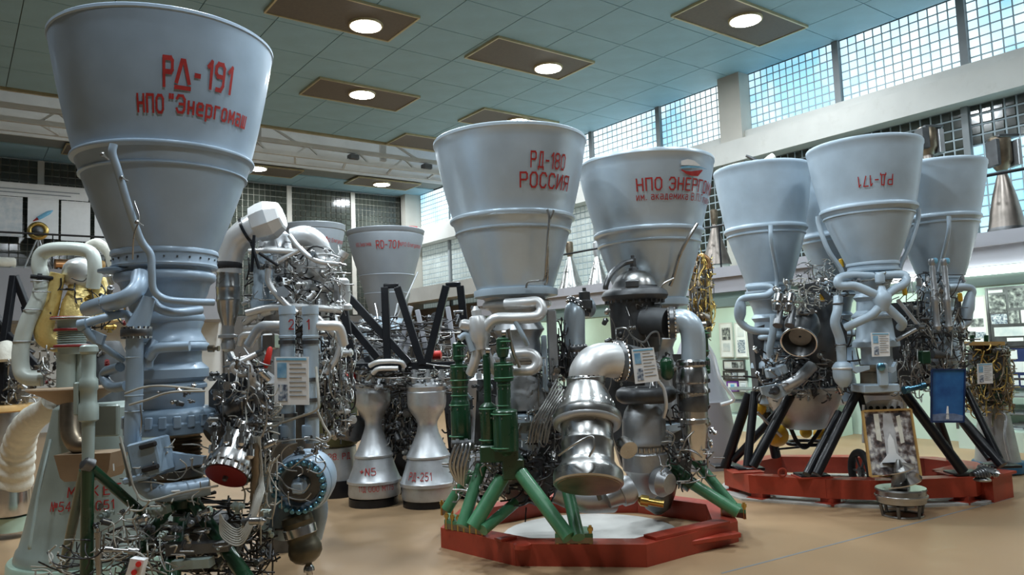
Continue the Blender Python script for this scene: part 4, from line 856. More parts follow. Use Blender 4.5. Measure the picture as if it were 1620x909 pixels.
for (x0,x1,y0,y1,a,b,n,r,mm) in((1228,1300,440,490,-.8,-.4,36,(.8,1.5),'wire'),(1260,1330,410,480,-.4,.2,34,(.9,1.8),'wsteel'),(1200,1320,560,630,-.5,.2,44,(1,2),'wsteel'),(1200,1330,540,640,-.3,.3,36,(1.2,2.6),'wdark'),(1420,1530,430,600,-.7,0,54,(1,2.2),'wdark'),(1430,1530,440,610,-.8,-.2,40,(.8,1.6),'wsteel'),(1335,1440,425,450,-1.1,-.9,10,(.8,1.5),'wire'),(1410,1470,540,640,-1.0,-.4,26,(1,2),'wsteel'),(1225,1420,440,620,.3,.8,40,(1.2,2.4),'wdark')): E.tangle(x0,x1,y0,y1,a,b,n,r,mm)
E.fittings(1225,1320,440,500,-.75,-.3,24,(3,6)); E.fittings(1195,1330,550,630,-.5,.1,36,(4,7)); E.fittings(1425,1530,440,620,-.8,-.2,46,(4,7),('steel2','dsteel','graphite','silver2')); E.fittings(1340,1430,425,445,-1.1,-.95,6,(3,5))
E.block('control_box',(1462,565,-.85),16,24,.1,'green'); E.rod('copper_coupling',(1474,560,-.8),(1500,562,-.75),[(0,8),(.5,8),(.5,5),(1,5)],'graphite')
E.rod('manifold_tube',(1430,617,-1.05),(1462,610,-1.0),[(0,7),(.2,7),(.2,5),(.8,5),(.8,7),(1,7)],'bolt')
for x,y,m_ in((1300,470,'brass'),(1330,416,'brass'),(1430,460,'brass'),(1480,472,'brass'),(1518,470,'brass')): E.rod('yellow_canister',(x,y-7,-.55),(x+2,y+7,-.55),[(0,2),(.1,4),(.9,4),(1,2)],'yellow',seg=12)
# tank with yellow spheres below
E.lathe('lower_tank',[(612,64),(624,62),(640,56),(660,45),(674,36),(677,30)],'silver2',px=1272,py=645,dd=.15); 
for x,y,r_,dd in((1229,688,19,.1),(1275,683,10,.5),(1300,686,14,.6),(1201,645,12,.4)):
    A=E.pt((x,y,dd)); k=mpp(A); part('gas_sphere',revolve(A-Vector((0,0,r_*k)),(0,0,1),[(r_*k*(1-math.cos(t*math.pi/12)),r_*k*math.sin(t*math.pi/12)) for t in range(13)],24),'yellow',E.root)
E.ringz('sphere_cradle',700,30,3,'black',px=1275,dd=.4); E.pipe('sphere_cradle',[(1250,675,.2),(1262,700,.2),(1275,707,.2),(1290,690,.2),(1300,675,.2)],3.5,'black')
E.lathe('lower_tank',[(620,40),(640,36),(660,30),(672,18)],'silver2',px=1400,py=645,dd=.2)
for a,b,r_ in(((1186,622,.1),(1147,738,.25),8),((1194,620,-.1),(1182,738,-.3),7),((1250,625,-.2),(1190,738,-.32),8.5),((1236,646,-.1),(1160,728,.2),6),((1327,652,-.6),(1276,750,-.95),6.5),((1356,620,-.8),(1292,750,-.98),8),((1360,622,-.8),(1380,700,-1.0),5.5),((1430,620,-.85),(1524,746,-1.0),9.5),((1528,615,-.4),(1582,726,-.75),6.5),((1515,655,-.4),(1586,736,-.78),9.5),((1500,640,-.2),(1566,726,-.7),6),((1318,660,.4),(1304,722,.6),9),((1212,650,.4),(1228,722,.5),8),((1480,650,.2),(1506,728,.3),8)): 
    E.pipe('stand_leg',[a,b],r_,'black',smooth=False,sides=18)
E.pipe('brace',[(1198,652,-.1),(1236,690,-.1)],2.5,'silver2',smooth=False); E.pipe('brace',[(1230,710,.4),(1275,706,.4)],1.8,'black',smooth=False); E.pipe('brace',[(1366,640,-.9),(1366,700,-.9)],2.5,'white_al',smooth=False)
RZ=.26
for x,y in((1148,738),(1184,742),(1284,753),(1526,750),(1584,738)):
    p=on(2,RZ,x,y); part('foot_plate',obox(p+Vector((0,0,.016)),LH,FH,(0,0,1),.30,.24,.03,.005),'black',E.root)
E171=E
E.card('information_sheet','white information sheet on the front chamber of the four-bell engine','information sheet',[(1378,526),(1407,526),(1408,563),(1380,564)],-1.3)
# red ring frame
tp=[(1145,740),(1184,751),(1306,758),(1390,760),(1449,758),(1543,754),(1572,742),(1545,730),(1480,722),(1345,719),(1217,719),(1158,731)]
RP=[on(2,RZ,*p) for p in tp]; c=sum(RP,Vector())/len(RP)
fr=thing('red_platform','round red steel frame carrying the black legs of the four-bell engine','platform',(c.x,c.y,0))
n=len(RP)
for i in range(n):
    a,b=RP[i],RP[(i+1)%n]; va,vb=a-c,b-c; va.z=vb.z=0
    ai,bi=a-va.normalized()*.2,b-vb.normalized()*.2; e=(b-a).normalized()*.001
    part('rail',prism([Vector((p.x,p.y,.07)) for p in(a+e,ai+e,bi-e,b-e)],(0,0,1),RZ-.07),'red',fr,False)
for i in(0,1,2,4,5,8,10):
    p=RP[i]*.9+c*.1; part('foot',join(obox((p.x,p.y,.047),(1,0,0),(0,1,0),(0,0,1),.14,.14,.05),obox((p.x,p.y,.016),(1,0,0),(0,1,0),(0,0,1),.24,.2,.02)),'red',fr,False)
p=on(2,RZ,1238,754); part('lifting_eye',ring(p+Vector((0,0,.045)),FH,.04,.011,18,8),'red',fr)
for x,y in((1184,748),(1290,756),(1525,751)):
    p=on(2,RZ,x,y); part('cap_plate',obox(p+FH*.1+Vector((0,0,.006)),LH,FH,(0,0,1),.34,.26,.012),'red',fr,False)
# red block at the right of the ring, with a turbine wheel on it
B0=[on(2,0,1573,795),on(2,0,1604,786)]; bx=(B0[1]-B0[0]).normalized(); by=Vector((0,0,1)).cross(bx); L0=(B0[1]-B0[0]).length*1.0
o=thing('red_block','red steel box beside the round red frame at the far right','stand',(*(B0[0]+bx*L0/2+by*.3).xy,0))
q=B0[0]+by*.0
part('body',prism([q,q+bx*L0,q+bx*L0+by*.55,q+by*.55],(0,0,1),.24),'red',o,False); part('lid',prism([q-bx*.03-by*.03+Vector((0,0,.24)),q+bx*(L0+.04)-by*.03+Vector((0,0,.24)),q+bx*(L0+.04)+by*.58+Vector((0,0,.24)),q-bx*.03+by*.58+Vector((0,0,.24))],(0,0,1),.025),'red',o,False)
def wheel(name,label,c,ax,R_,w,nb,m,hubm,cat):
    o=thing(name,label,cat,(c.x,c.y,c.z)); ax=Vector(ax).normalized(); x,y,d=frame_of(ax)
    part('hub',revolve(c-ax*w/2,ax,[(0,R_*.3),(w*.2,R_*.7),(w*.8,R_*.72),(w,R_*.3)],28),hubm,o)
    L=[]
    for i in range(nb):
        a=2*math.pi*i/nb; e=x*math.cos(a)+y*math.sin(a); t=-x*math.sin(a)+y*math.cos(a)
        part('blade',obox(c+e*R_*.85,e,(t+ax*.5).normalized(),(ax-t*.5).normalized(),R_*.34,w*.16,w*.8),m,o,False)
    part('rim',ring(c,ax,R_,w*.12,32,6),m,o); return o
z1=.267
pc=on(2,z1,1592,757)+by*.16; pc.z=z1+.06
wheel('turbine_wheel','small bladed turbine wheel lying on the red steel box',pc,Vector((0,0,1))*.9-FH*.35+LH*.15,.095,.05,20,'steel2','dsteel','turbine wheel')
pc=on(2,z1,1563,761)+by*.05; pc.z=z1+.05
o=thing('pump_impeller','grey spiral impeller half lying on the red steel box','impeller',(pc.x,pc.y,z1))
for i in range(5): part('vane',ring(pc-LH*.02*i+Vector((0,0,.0)),LH*.9+FH*.4,.065-.009*i,.014,20,8,-.3,math.pi+.2),'dsteel',o)
part('hub',revolve(Vector((pc.x,pc.y,z1)),(0,0,1),[(0,.075),(.015,.075),(.04,.04),(.055,.015)],20),'steel2',o)
# white floor pad under the ring
P=[]
for p in RP: v=p-c; v.z=0; P.append(Vector((c.x,c.y,0))+v*1.075)
o=part('floor_disc',prism(P,(0,0,1),.02),'fdisc',None,False); tag(o,'white floor pad under the round red frame of the four-bell engine','floor disc')
# ---- things standing at the ring
def frame_pic(name,label,cat,quad,d,border,bm,face,lean=None,depth=.03):
    P=[PP(x,y,d+(lean if (lean and i<2) else 0)) for i,(x,y) in enumerate(quad)]; n=(P[1]-P[0]).cross(P[3]-P[0]).normalized()
    if n.dot(FH)<0: n=-n
    cc=sum(P,Vector())/4; o=thing(name,label,cat,(cc.x,cc.y,min(p.z for p in P)))
    part('print',prism([p*.985+cc*.015 for p in P],n,depth*.6),face,o,False)
    part('backing',prism([p+n*depth*.62 for p in P],n,depth*.3),'hole',o,False)
    for i in range(4):
        a,b=P[i],P[(i+1)%4]; part('frame_bar',beam2(a-n*.004,b-n*.004,border,depth,n),bm,o,False)
    def put(poly,nm,m,k=1,th=.004):
        tl,tr,br,bl=P; f=lambda u,v:(tl*(1-u)+tr*u)*(1-v)+(bl*(1-u)+br*u)*v-n*.004*k
        return part(nm,prism([f(u,v) for u,v in poly],n,th),m,o,False)
    o_put=put; return o,put
o,put=frame_pic('framed_picture','gold framed picture of a white space shuttle leaning on the round red frame','picture',[(1364,650),(1440,647),(1456,752),(1377,753)],7.35,.018,'wood',M['photo_shuttle'],lean=.12)
put([(.42,.05),(.58,.05),(.62,.30),(.62,.75),(.38,.75),(.38,.30)],'printed_tank',mat('print grey',(.55,.56,.58),0,.5,.1,20))
put([(.5,.36),(.56,.46),(.58,.66),(.78,.82),(.78,.87),(.56,.86),(.5,.90),(.44,.86),(.22,.87),(.22,.82),(.42,.66),(.44,.46)],'printed_shuttle','paper',1.6)
put([(.22,.05),(.32,.05),(.32,.48),(.22,.45)],'printed_tower','quilt',1.2); put([(.68,.1),(.76,.08),(.78,.5),(.7,.52)],'printed_tower','quilt',1.2)
o,put=frame_pic('blue_poster','tall blue poster with a rising rocket on the four-bell engine','poster',[(1474,584),(1526,584),(1524,667),(1473,667)],7.3,.012,mat('navy frame',(.01,.03,.10),0,.4),M['photo_blue'],depth=.02)
put([(.48,.70),(.52,.70),(.55,.95),(.45,.95)],'printed_plume','paper'); put([(.0,.86),(.3,.84),(.7,.84),(1,.88),(1,.98),(0,.98)],'printed_cloud',mat('print haze',(.16,.22,.36),0,.5,.3,20))
# perforated bracket behind the picture
P=[PP(x,y,7.62) for x,y in((1368,640),(1380,634),(1420,632),(1430,637),(1430,652),(1368,654))]
o=part('perforated_bracket',prism(P,FH,.04),'paper',None,False); tag(o,'white perforated bracket above the framed shuttle picture','bracket')
for i in range(5):
    A=PP(1378+i*11,645,7.612); part('hole',revolve(A,FH,[(0,.02),(.006,.02)],14),'hole',o)
# spoked wheel leaning inside the ring
A=PP(1361,731,8.2); ax=(LH*.99+FH*.05).normalized()
A.z=.02+.24
o=thing('rubber_wheel','black rubber wheel standing behind the framed shuttle picture','wheel',(A.x,A.y,.02))
part('tyre',ring(A,ax,.20,.04,32,12),'rubber',o); part('hub',revolve(A-ax*.03,ax,[(0,.02),(.01,.05),(.05,.05),(.06,.02)],18),'dsteel',o)
x,y,_=frame_of(ax)
for i in range(6): a=i*math.pi/3; e=x*math.cos(a)+y*math.sin(a); part('spoke',beam2(A+e*.03,A+e*.175,.018,.018),'dsteel',o,False)
# pump inducer on a small stand in front
p=on(2,0,1428,815); o=thing('pump_inducer','bright steel pump inducer with spiral blades on a short-legged ring stand','inducer',(p.x,p.y,0)); k=mpp(p+Vector((0,0,.2)))
b=Vector((p.x,p.y,0))
part('base_ring',ring(b+Vector((0,0,.01)),(0,0,1),32*k,2*k,36,8),'steel2',o)
for i in range(6): a=i*math.pi/3+.3; e=Vector((math.cos(a),math.sin(a),0)); part('leg',tube([b+e*32*k,b+e*36*k+Vector((0,0,.115))],3*k,8,smooth=False),'dsteel',o)
part('casing',revolve(b+Vector((0,0,.11)),(0,0,1),[(0,30*k),(.02,40*k),(.06,41*k),(.065,43.5*k),(.085,43.5*k),(.09,41*k),(.13,40*k),(.135,42*k),(.15,41*k),(.15,20*k)],48),'steel2',o)
part('hub',revolve(b+Vector((0,0,.24)),(0,0,1),[(0,16*k),(.1,13*k),(.22,8*k),(.28,3*k)],24),'steel2',o)
for s in range(2):
    V=[];Fc=[];N=44
    for i in range(N+1):
        t=i/N; a=s*math.pi+t*5.2; r1=(41-15*t)*k; z=.275+t*.20; e=Vector((math.cos(a),math.sin(a),0))
        V+=[b+e*10*k*(1-.5*t)+Vector((0,0,z+.01)),b+e*r1+Vector((0,0,z)),b+e*r1+Vector((0,0,z+.008)),b+e*10*k*(1-.5*t)+Vector((0,0,z+.018))]
    for i in range(N):
        for j in range(4): Fc.append((i*4+j,i*4+(j+1)%4,i*4+4+(j+1)%4,i*4+4+j))
    part('blade',(V,Fc),'steel',o,True,50)
# ================================================================ silver engine behind the blue grey one
E=Eng('rocket_engine','silver piped rocket engine with a hooded elbow, behind the pipes numbered 2 and 1','rocket engine',430,440,6.7)
E.pipe('exhaust_duct',[(362,432,-.1),(364,408,-.1),(374,382,-.12),(394,364,-.15),(420,350,-.15)],[20,24],'white_al',sides=26)
E.rod('duct_hood',(402,356,-.15),(446,340,-.15),[(0,24),(.05,30),(.35,33),(.6,33),(.95,25),(1,22)],'white_al',seg=9).data.set_sharp_from_angle(angle=R(18))
E.rod('hood_strap',(390,367,-.15),(394,365,-.15),[(0,25.5),(1,25.5)],'black')
for a,b in(((398,385),(410,425)),((402,372),(398,430)),((410,400),(440,420))): E.pipe('hood_brace',[(*a,-.3),(*b,-.3)],2.6,'black',smooth=False)
E.lathe('ribbed_filter',[(424,18),(427,19),(431,19),(433,18)]+[(440,19),(452,19.5),(453,20),(456,20),(457,19.5),(472,19),(473,19.6),(476,19.6),(478,18.5),(492,17),(505,13),(515,10)],'steel2',px=361,py=465,dd=-.1,seg=14)
E.lathe('filter_collar',[(413,19),(416,21.5),(424,21.5),(427,19)],'hole',px=362,py=420,dd=-.1)
E.lathe('filter_neck',[(514,10),(518,9.5),(528,9.5),(530,16),(534,16),(536,9),(544,12),(552,11),(556,6),(575,6)],'silver2',px=361,py=535,dd=-.1)
E.pipe('feed_elbow',[(507,408,.1),(506,396,.1),(498,382,.08),(482,374,.05),(464,378,.05)],18,'white_al',sides=24)
E.lathe('round_vessel',[(402,18),(405,22),(408,22),(410,24),(418,26),(428,25),(436,21),(442,16),(446,13),(449,13),(450,20),(456,22),(460,20),(462,14),(512,13),(516,20),(522,20)],'white_al',px=507,py=440,dd=.1)
E.lathe('main_chamber',[(365,16),(372,24),(392,27),(396,31),(400,31),(404,27),(440,28),(456,30),(462,33),(470,30),(480,34),(490,36),(496,32),(520,30),(560,28),(600,26)],'silver2',px=436,py=450,dd=.15)
E.lathe('side_chamber',[(400,10),(404,16),(450,15),(456,18),(466,17),(478,22),(490,20)],'lblue',px=416,py=440,dd=-.05)
for pts,r in(([(395,397,-.2),(430,396,-.25),(470,398,-.2)],5),([(480,392,-.2),(455,405,-.22),(432,418,-.22)],4),([(425,425,-.25),(424,442,-.25),(432,458,-.25),(450,478,-.25),(470,495,-.25)],5),([(390,495,-.2),(430,486,-.22),(480,486,-.2),(540,490,-.1)],6),([(388,510,-.1),(400,500,-.15),(430,490,-.2)],7),([(470,488,-.2),(500,500,-.2),(520,520,-.2),(536,540,-.15),(530,570,-.15),(515,590,-.15)],4.5),([(458,372,-.2),(474,392,-.22),(500,412,-.22),(535,418,-.1)],4),([(388,520,-.1),(420,515,-.15),(440,516,-.2)],7),([(378,545,-.1),(386,530,-.12),(410,528,-.15)],6)): E.pipe('feed_pipe',pts,r,'white_al',sides=14)
E.lathe('valve_drum',[(440,8),(444,12),(466,14),(480,12),(484,16),(490,16)],'white_al',px=541,py=460,dd=.1); E.rod('valve_cap',(536,414,0),(546,398,0),[(0,6),(.5,6),(.5,8),(1,8)],'white_al')
E.plate('lug_plate',[(436,455),(448,452),(460,463),(452,470),(440,468)],-.3,.02,'silver2')
for (x0,x1,y0,y1,a,b,n,r,mm) in((385,545,385,520,-.25,.1,50,(.8,1.8),'wsteel'),(380,545,400,560,-.1,.3,50,(1.2,2.4),'wdark'),(505,560,520,680,-.2,.2,40,(1,2),'wsteel'),(490,560,540,690,0,.4,36,(1.4,2.6),'wdark')): E.tangle(x0,x1,y0,y1,a,b,n,r,mm)
E.fittings(385,545,390,520,-.25,.2,44,(4,8),('white_al','silver2','steel2','dsteel')); E.fittings(505,560,520,690,-.1,.3,34,(4,9),('steel2','dsteel','white_al'))
E.lathe('lower_body',[(560,30),(600,55),(690,50),(760,40),(800,42),(905,44)],'dsteel',px=450,py=700,dd=.3)
# ================================================================ mint and gold engine, left
E=Eng('rocket_engine','grey green rocket engine bell with gold foil pipes on a round mint base, left','rocket engine',165,760,6.5)
E.lathe('base_plinth',[(868,146),(871,148),(903,150),(905,148)],'mint',seg=64)
bl=E.lathe('bell',[(636,70),(642,80),(690,91),(760,108),(820,122),(848,130),(852,134),(858,136),(864,138),(869,138)],'gmet',seg=64)
E.text('МАКЕТ',150,776,15,bold=.02,parent=bl,spacing=1.8,wpx=86); E.text('№5481',106,801,14,bold=.02,parent=bl,wpx=52); E.text('8051',160,799,14,bold=.02,parent=bl,wpx=42)
E.pipe('bell_pipe',[(80,695,-.75),(62,775,-.95),(48,855,-1.05),(47,868,-1.05)],3.2,'gmet',parent=bl,sides=8)
E.plate('bell_hatch',[(85,720),(175,716),(172,742),(165,758),(102,762),(95,756)],-.98,.25,'tan')
E.lathe('tan_dish',[(612,78),(614,79),(616,76),(626,52),(638,30)],'tan',px=120,py=620,dd=-.5)
E.pipe('cover_duct',[(112,640,-.8),(112,680,-.85),(122,702,-.88),(140,706,-.88)],[18,16],'brown',sides=20)
E.block('side_panel',(160,665,-.62),64,56,.05,'gmet')
E.pipe('green_pipe',[(70,598,-.1),(42,596,-.15),(33,580,-.15),(34,545,-.15),(44,508,-.15),(62,470,-.12),(66,440,-.1),(62,420,-.1),(66,402,-.1),(85,394,-.12),(125,394,-.15),(145,402,-.15),(150,425,-.15),(147,455,-.12)],[14.5,12],'pgreen',sides=22,step=8)
for x,y,r in((35,540,15),(52,490,15),(63,445,14),(66,462,14)): E.ringz('pipe_band',y,r,1.2,'silver2',px=x,dd=-.15)
E.rod('clamp',(48,437,-.2),(84,440,-.1),[(0,4),(.3,4),(.3,7),(.5,7),(.5,4),(1,4)],'black')
E.pipe('foil_pipe',[(92,432,-.05),(86,455,-.05),(78,490,-.05),(70,515,-.05),(74,534,-.02),(100,545,.05)],[13,19],'gold',sides=20)
E.rod('foil_cone',(122,440,.05),(124,504,.05),[(0,14),(.3,16),(.6,26),(1,32)],'gold'); E.rod('foil_cone',(152,440,.25),(158,510,.25),[(0,16),(.3,20),(.6,28),(1,34)],'gold')
E.lathe('helium_dome',[(408,10),(412,22),(420,30),(435,34),(448,30),(456,18)],'white_al',px=130,py=430,dd=.1)
E.pipe('white_pipe',[(140,390,.1),(155,385,.1),(172,400,.12),(180,425,.15)],9,'quilt',sides=16)
E.lathe('bellows_stack',[(501,34),(503,36),(505,34),(507,24),(518,24),(520,28),(523,28),(524,24)]+[(525+i*1.7,25 if i%2 else 22) for i in range(11)]+[(544,24),(545,28),(549,28),(550,23),(560,22)],'gmet',px=114,py=530,dd=-.35)
for y in(503,521.5,547): E.ringz('red_flange',y,27.5 if y>510 else 33,2.6,'redc',px=114,dd=-.35)
E.lathe('duct',[(556,20),(562,17),(600,17),(612,17)],'gmet',px=106,py=580,dd=-.35); E.lathe('duct',[(552,12),(556,15),(620,15)],'gmet',px=135,py=590,dd=-.3)
E.pipe('wrapped_pipe',[(84,632,.1),(74,648,.3),(54,660,.6),(38,680,.9),(30,705,1.1),(26,735,1.2),(20,772,1.3)],lambda t:(17+17*t)*(1+.045*math.sin(t*75)*min(1,t*3)),'quilt',sides=26,step=14)
E.lathe('vernier_skirt',[(768,36),(770,40),(790,41),(808,42),(812,41),(813,36)],'steel',px=14,py=790,dd=1.3)
E.lathe('vernier_stand',[(812,20),(816,30),(838,30)],'mint',px=20,py=825,dd=1.3)
E.tangle(70,200,420,520,-.1,.3,24,(1.2,2.2),'wdark'); E.tangle(50,110,545,610,-.25,.1,26,(1.2,2.4),'wsteel'); E.fittings(50,200,540,615,-.2,.3,22,(5,9),('steel2','dsteel','redc')); E.fittings(120,200,440,520,-.1,.3,16,(4,8),('dsteel','steel2','redc','brass'))
E.lathe('dark_core',[(540,40),(560,50),(600,52),(640,60)],'graphite',px=150,py=590,dd=.25)  # dark body added to fill the gaps behind the pipes
# black display trestle at the far left
def trestle(name,label,legs,d,m='black',w_=.07,extra=(),group=None):
    P=[PP(x,y,d+z) for L in legs for x,y,z in L]; c=sum(P,Vector())/len(P)
    o=thing(name,label,'stand',(c.x,c.y,min(p.z for p in P)),group)
    for a,b in zip(P[::2],P[1::2]): part('bar',beam2(a,b,w_,w_,(FH.x,FH.y,.1),bev=.006),m,o,False)
    return o
E=Eng('rocket_engine','small engine with a white dome inside black bars at the far left edge','rocket engine',8,640,9.3)
for a,b in(((22,436,0),(6,545,-.1)),((23,436,0),(42,484,.1)),((-10,505,.0),(60,580,-.2)),((0,528,0),(52,560,.1)),((5,560,0),(4,640,0)),((-20,470,.3),(22,560,.3)),((40,484,.1),(52,545,.1))): 
    part('bar',beam2(E.pt(a),E.pt(b),.075,.075,tuple(FH),bev=.006),'black',E.root,False)
E.lathe('dome',[(538,4),(540,12),(546,17),(556,19),(568,19),(572,14)],'quilt',px=12,py=555,dd=-.1)
E.lathe('body',[(570,40),(600,42),(640,36),(652,24)],'dsteel',px=10,py=610,dd=.3); E.lathe('wood_ring',[(640,60),(643,62),(649,62),(651,58)],'wood',px=2,py=645,dd=.1)
E.lathe('chamber',[(652,30),(680,36),(720,30),(735,18),(780,50),(800,54)],'silver2',px=2,py=720,dd=.5)
E.tangle(-10,60,560,640,-.2,.2,24,(1,2.2),'wsteel'); E.fittings(-5,60,570,640,-.15,.2,16,(5,8))
# ================================================================ two conical engines far behind
for k,(px,dd,lab) in enumerate(((611,11.2,'large grey cone engine with red lettering, nearer of the two far cones'),(497,12.6,'large grey cone engine half hidden behind the silver piped engine'))):
    E=Eng('rocket_engine',lab,'rocket engine',px,400,dd)
    if k==0: pr=[(366,61),(367,62),(372,61),(374,59.5),(377,60),(400,54.5),(436,44),(437,45),(439,44),(464,36),(465,37),(467,36),(500,27),(506,24)]; y0=395; 
    else: pr=[(357,50),(358,51),(366,50),(367,48.5),(369,49),(400,42),(430,35),(470,26)]; y0=388
    b=E.lathe('cone',pr,mat('dull grey paint',(.30,.335,.37),.3,.5,.08,3),seg=48,inner=.03)
    E.text('RD-701',px+2,y0-9 if k==0 else y0-9,11,narrow=.8,bold=.01,parent=b,wpx=37); E.text('НПО Энергомаш',px-36 if k==0 else px-30,y0-9,5.5,narrow=.8,parent=b,wpx=24); E.text('NPO Energomash',px+38 if k==0 else px+32,y0-8,5.5,narrow=.8,parent=b,wpx=34)
    E.lathe('skirt',[(500,26),(512,30),(524,36),(526,30)] if k==0 else [(470,26),(490,20),(520,24)],'lblue',px=px,py=512,dd=0)
    E.lathe('machinery',[(524,30),(560,40),(640,44),(700,40),(760,36),(770,30)],'dsteel',px=px,py=650,dd=0)
    for s in(-1,1): E.pipe('support_rod',[(px+s*18,480,-.3),(px+s*14,510,-.45),(px+s*26,560,-.5)],1.6,'silver2',sides=6)
    E.pipe('support_rod',[(px+50,430,-.2),(px+32,470,-.3),(px+12,512,-.35)],1.5,'silver2',sides=6)
    E.tangle(px-60,px+60,540,690,-.5,.1,50,(1.2,2.4),'wdark'); E.tangle(px-60,px+60,540,690,-.5,.1,36,(.8,1.6),'wsteel'); E.fittings(px-55,px+55,540,680,-.5,.1,24,(4,9),('steel2','dsteel','graphite','silver2'))
# ================================================================ cluster engine with flared silver chambers
E=Eng('rocket_engine','cluster engine with flared silver chambers hung from black bars','rocket engine',640,700,8.75)
for px,dd,pr,ltr in((591,.05,[(596,4),(598,14),(602,22),(605,26),(607,29),(611,29),(612,28),(618,28),(619,28.6),(622,28.6),(624,28.5),(634,28.5),(642,27),(650,22.5),(658,17),(665,13.5),(672,13),(680,15),(700,22),(716,29),(718,31),(721,31),(722,29.5),(740,35),(755,41),(757,43.5),(761,43.5),(762,41),(778,42),(782,41)],(('+N5',582,746,10,26),('11Д·000 М175',595,773,8,56))),
   (677,-.12,[(597,5),(600,16),(604,26),(607,31),(611,32),(613,31),(618,30.5),(619,31.4),(623,31.4),(625,31),(636,31),(644,29.5),(652,25),(660,19.5),(667,16),(673,15.5),(684,18),(702,26),(717,33),(719,35),(722,35),(723,33),(740,38),(758,44),(760,46),(765,46),(766,43),(782,44),(786,43)],(('РД-251',665,754,11,36),)),
   (758,.35,[(590,5),(596,20),(600,26),(640,24),(660,14),(672,13),(700,24),(720,30),(750,37),(775,39)],())):
    c=E.lathe('thrust_chamber',pr,'silver2',px=px,py=700,dd=dd,seg=44)
    for t,x,y,h,w_ in ltr: E.text(t,x,y,h,narrow=.8,parent=c,wpx=w_)
    for s in(-22,0,22): E.rod('bleed_fitting',(px+s,584,dd-.15),(px+s,606,dd-.15),[(0,3),(.3,3),(.3,5),(.6,5),(1,4)],'silver2',seg=10,parent=c)
    p=E.axis(px,780,dd); part('support_block',revolve((p[0],p[1],0),(0,0,1),[(0,.28),(zat(p,785)+.005,.28)],20),'black',E.root)
def bar(a,b,w_=.082,m='black'): part('bar',beam2(E.pt(a),E.pt(b),w_,w_,tuple(FH),bev=.005),m,E.root,False)
for a,b in(((541,462,-.2),(558,582,-.2)),((545,462,-.2),(648,574,-.25)),((609,454,-.25),(614,582,-.25)),((629,454,-.25),(668,576,-.25)),((706,452,-.25),(675,578,-.25)),((728,452,-.25),(738,545,-.25)),((510,468,.1),(556,582,.0)),((524,478,.15),(598,566,.1)),((552,580,-.2),(722,577,-.25)),((722,577,-.25),(742,540,0)),((558,582,-.2),(600,560,.4))): bar(a,b)
for x,y in((619,452),(717,450),(543,461)): E.block('apex',(x,y,-.25),24 if x!=543 else 8,8,.07,'black')
for a,b in(((575,520,1.0),(582,580,1.0)),((582,498,1.0),(640,572,1.0)),((652,520,1.0),(640,560,1.0)),((660,490,1.0),(676,560,1.0)),((690,545,1.0),(700,485,1.0)),((708,485,1.0),(720,560,1.0)),((650,484,1.0),(630,560,1.0)),((500,500,.9),(520,600,.9))): bar(a,b,.06,'parap' if a[0]>600 else 'lblue')
for x,y in((690,562),(554,596)): E.rod('red_bottle',(x-9,y,-.1),(x+9,y-1,-.1),[(0,3),(.1,7),(.9,7),(1,3)],'redv')
E.lathe('olive_drum',[(631,34),(634,36),(700,36),(703,34),(704,20)],'olive',px=530,py=665,dd=.7)
g=E.rod('ribbed_gear',(543,676,.3),(566,678,.1),[(0,10),(.1,20),(.9,21),(1,12)],'dsteel',seg=14)
b=E.lathe('lower_bell',[(700,24),(706,30),(750,32),(756,32)],'silver2',px=534,py=730,dd=.7); E.text('-28. РД',534,722,9,narrow=.8,parent=b,wpx=40)
E.lathe('lower_block',[(756,36),(776,36),(790,36)],'black',px=534,py=775,dd=.7)
for pts in([(585,578,-.3),(600,572,-.35),(632,572,-.35),(640,580,-.3)],[(590,590,-.3),(600,583,-.35),(630,582,-.35)]): E.pipe('feed_pipe',pts,4,'white_al')
for (x0,x1,y0,y1,a,b_,n,r,mm) in((560,730,575,620,-.3,.4,50,(1,2.2),'wdark'),(560,730,572,612,-.35,.3,44,(.8,1.8),'wsteel'),(610,660,620,720,0,.5,34,(1.2,2.6),'wdark'),(612,655,620,710,0,.4,22,(1,2),'wsteel'),(500,740,500,590,.6,1.4,70,(1,2.2),'wdark'),(500,740,510,600,.6,1.4,40,(.8,1.6),'wsteel'),(700,750,640,760,.2,.6,24,(1.4,3),'wdark')): E.tangle(x0,x1,y0,y1,a,b_,n,r,mm)
E.fittings(560,735,575,615,-.3,.4,44,(4,8),('steel2','dsteel','silver2')); E.fittings(610,660,620,720,0,.4,26,(5,9),('dsteel','graphite','steel2')); E.fittings(500,740,500,590,.6,1.4,40,(5,10),('dsteel','graphite','silver2'))
E.plate('dark_backing',[(612,610),(656,610),(660,740),(640,780),(612,760)],.6,.2,'hole'); E.plate('dark_backing',[(700,620),(740,620),(740,760),(715,760)],.75,.2,'hole')  # dark sheets added for the darkness between the bells
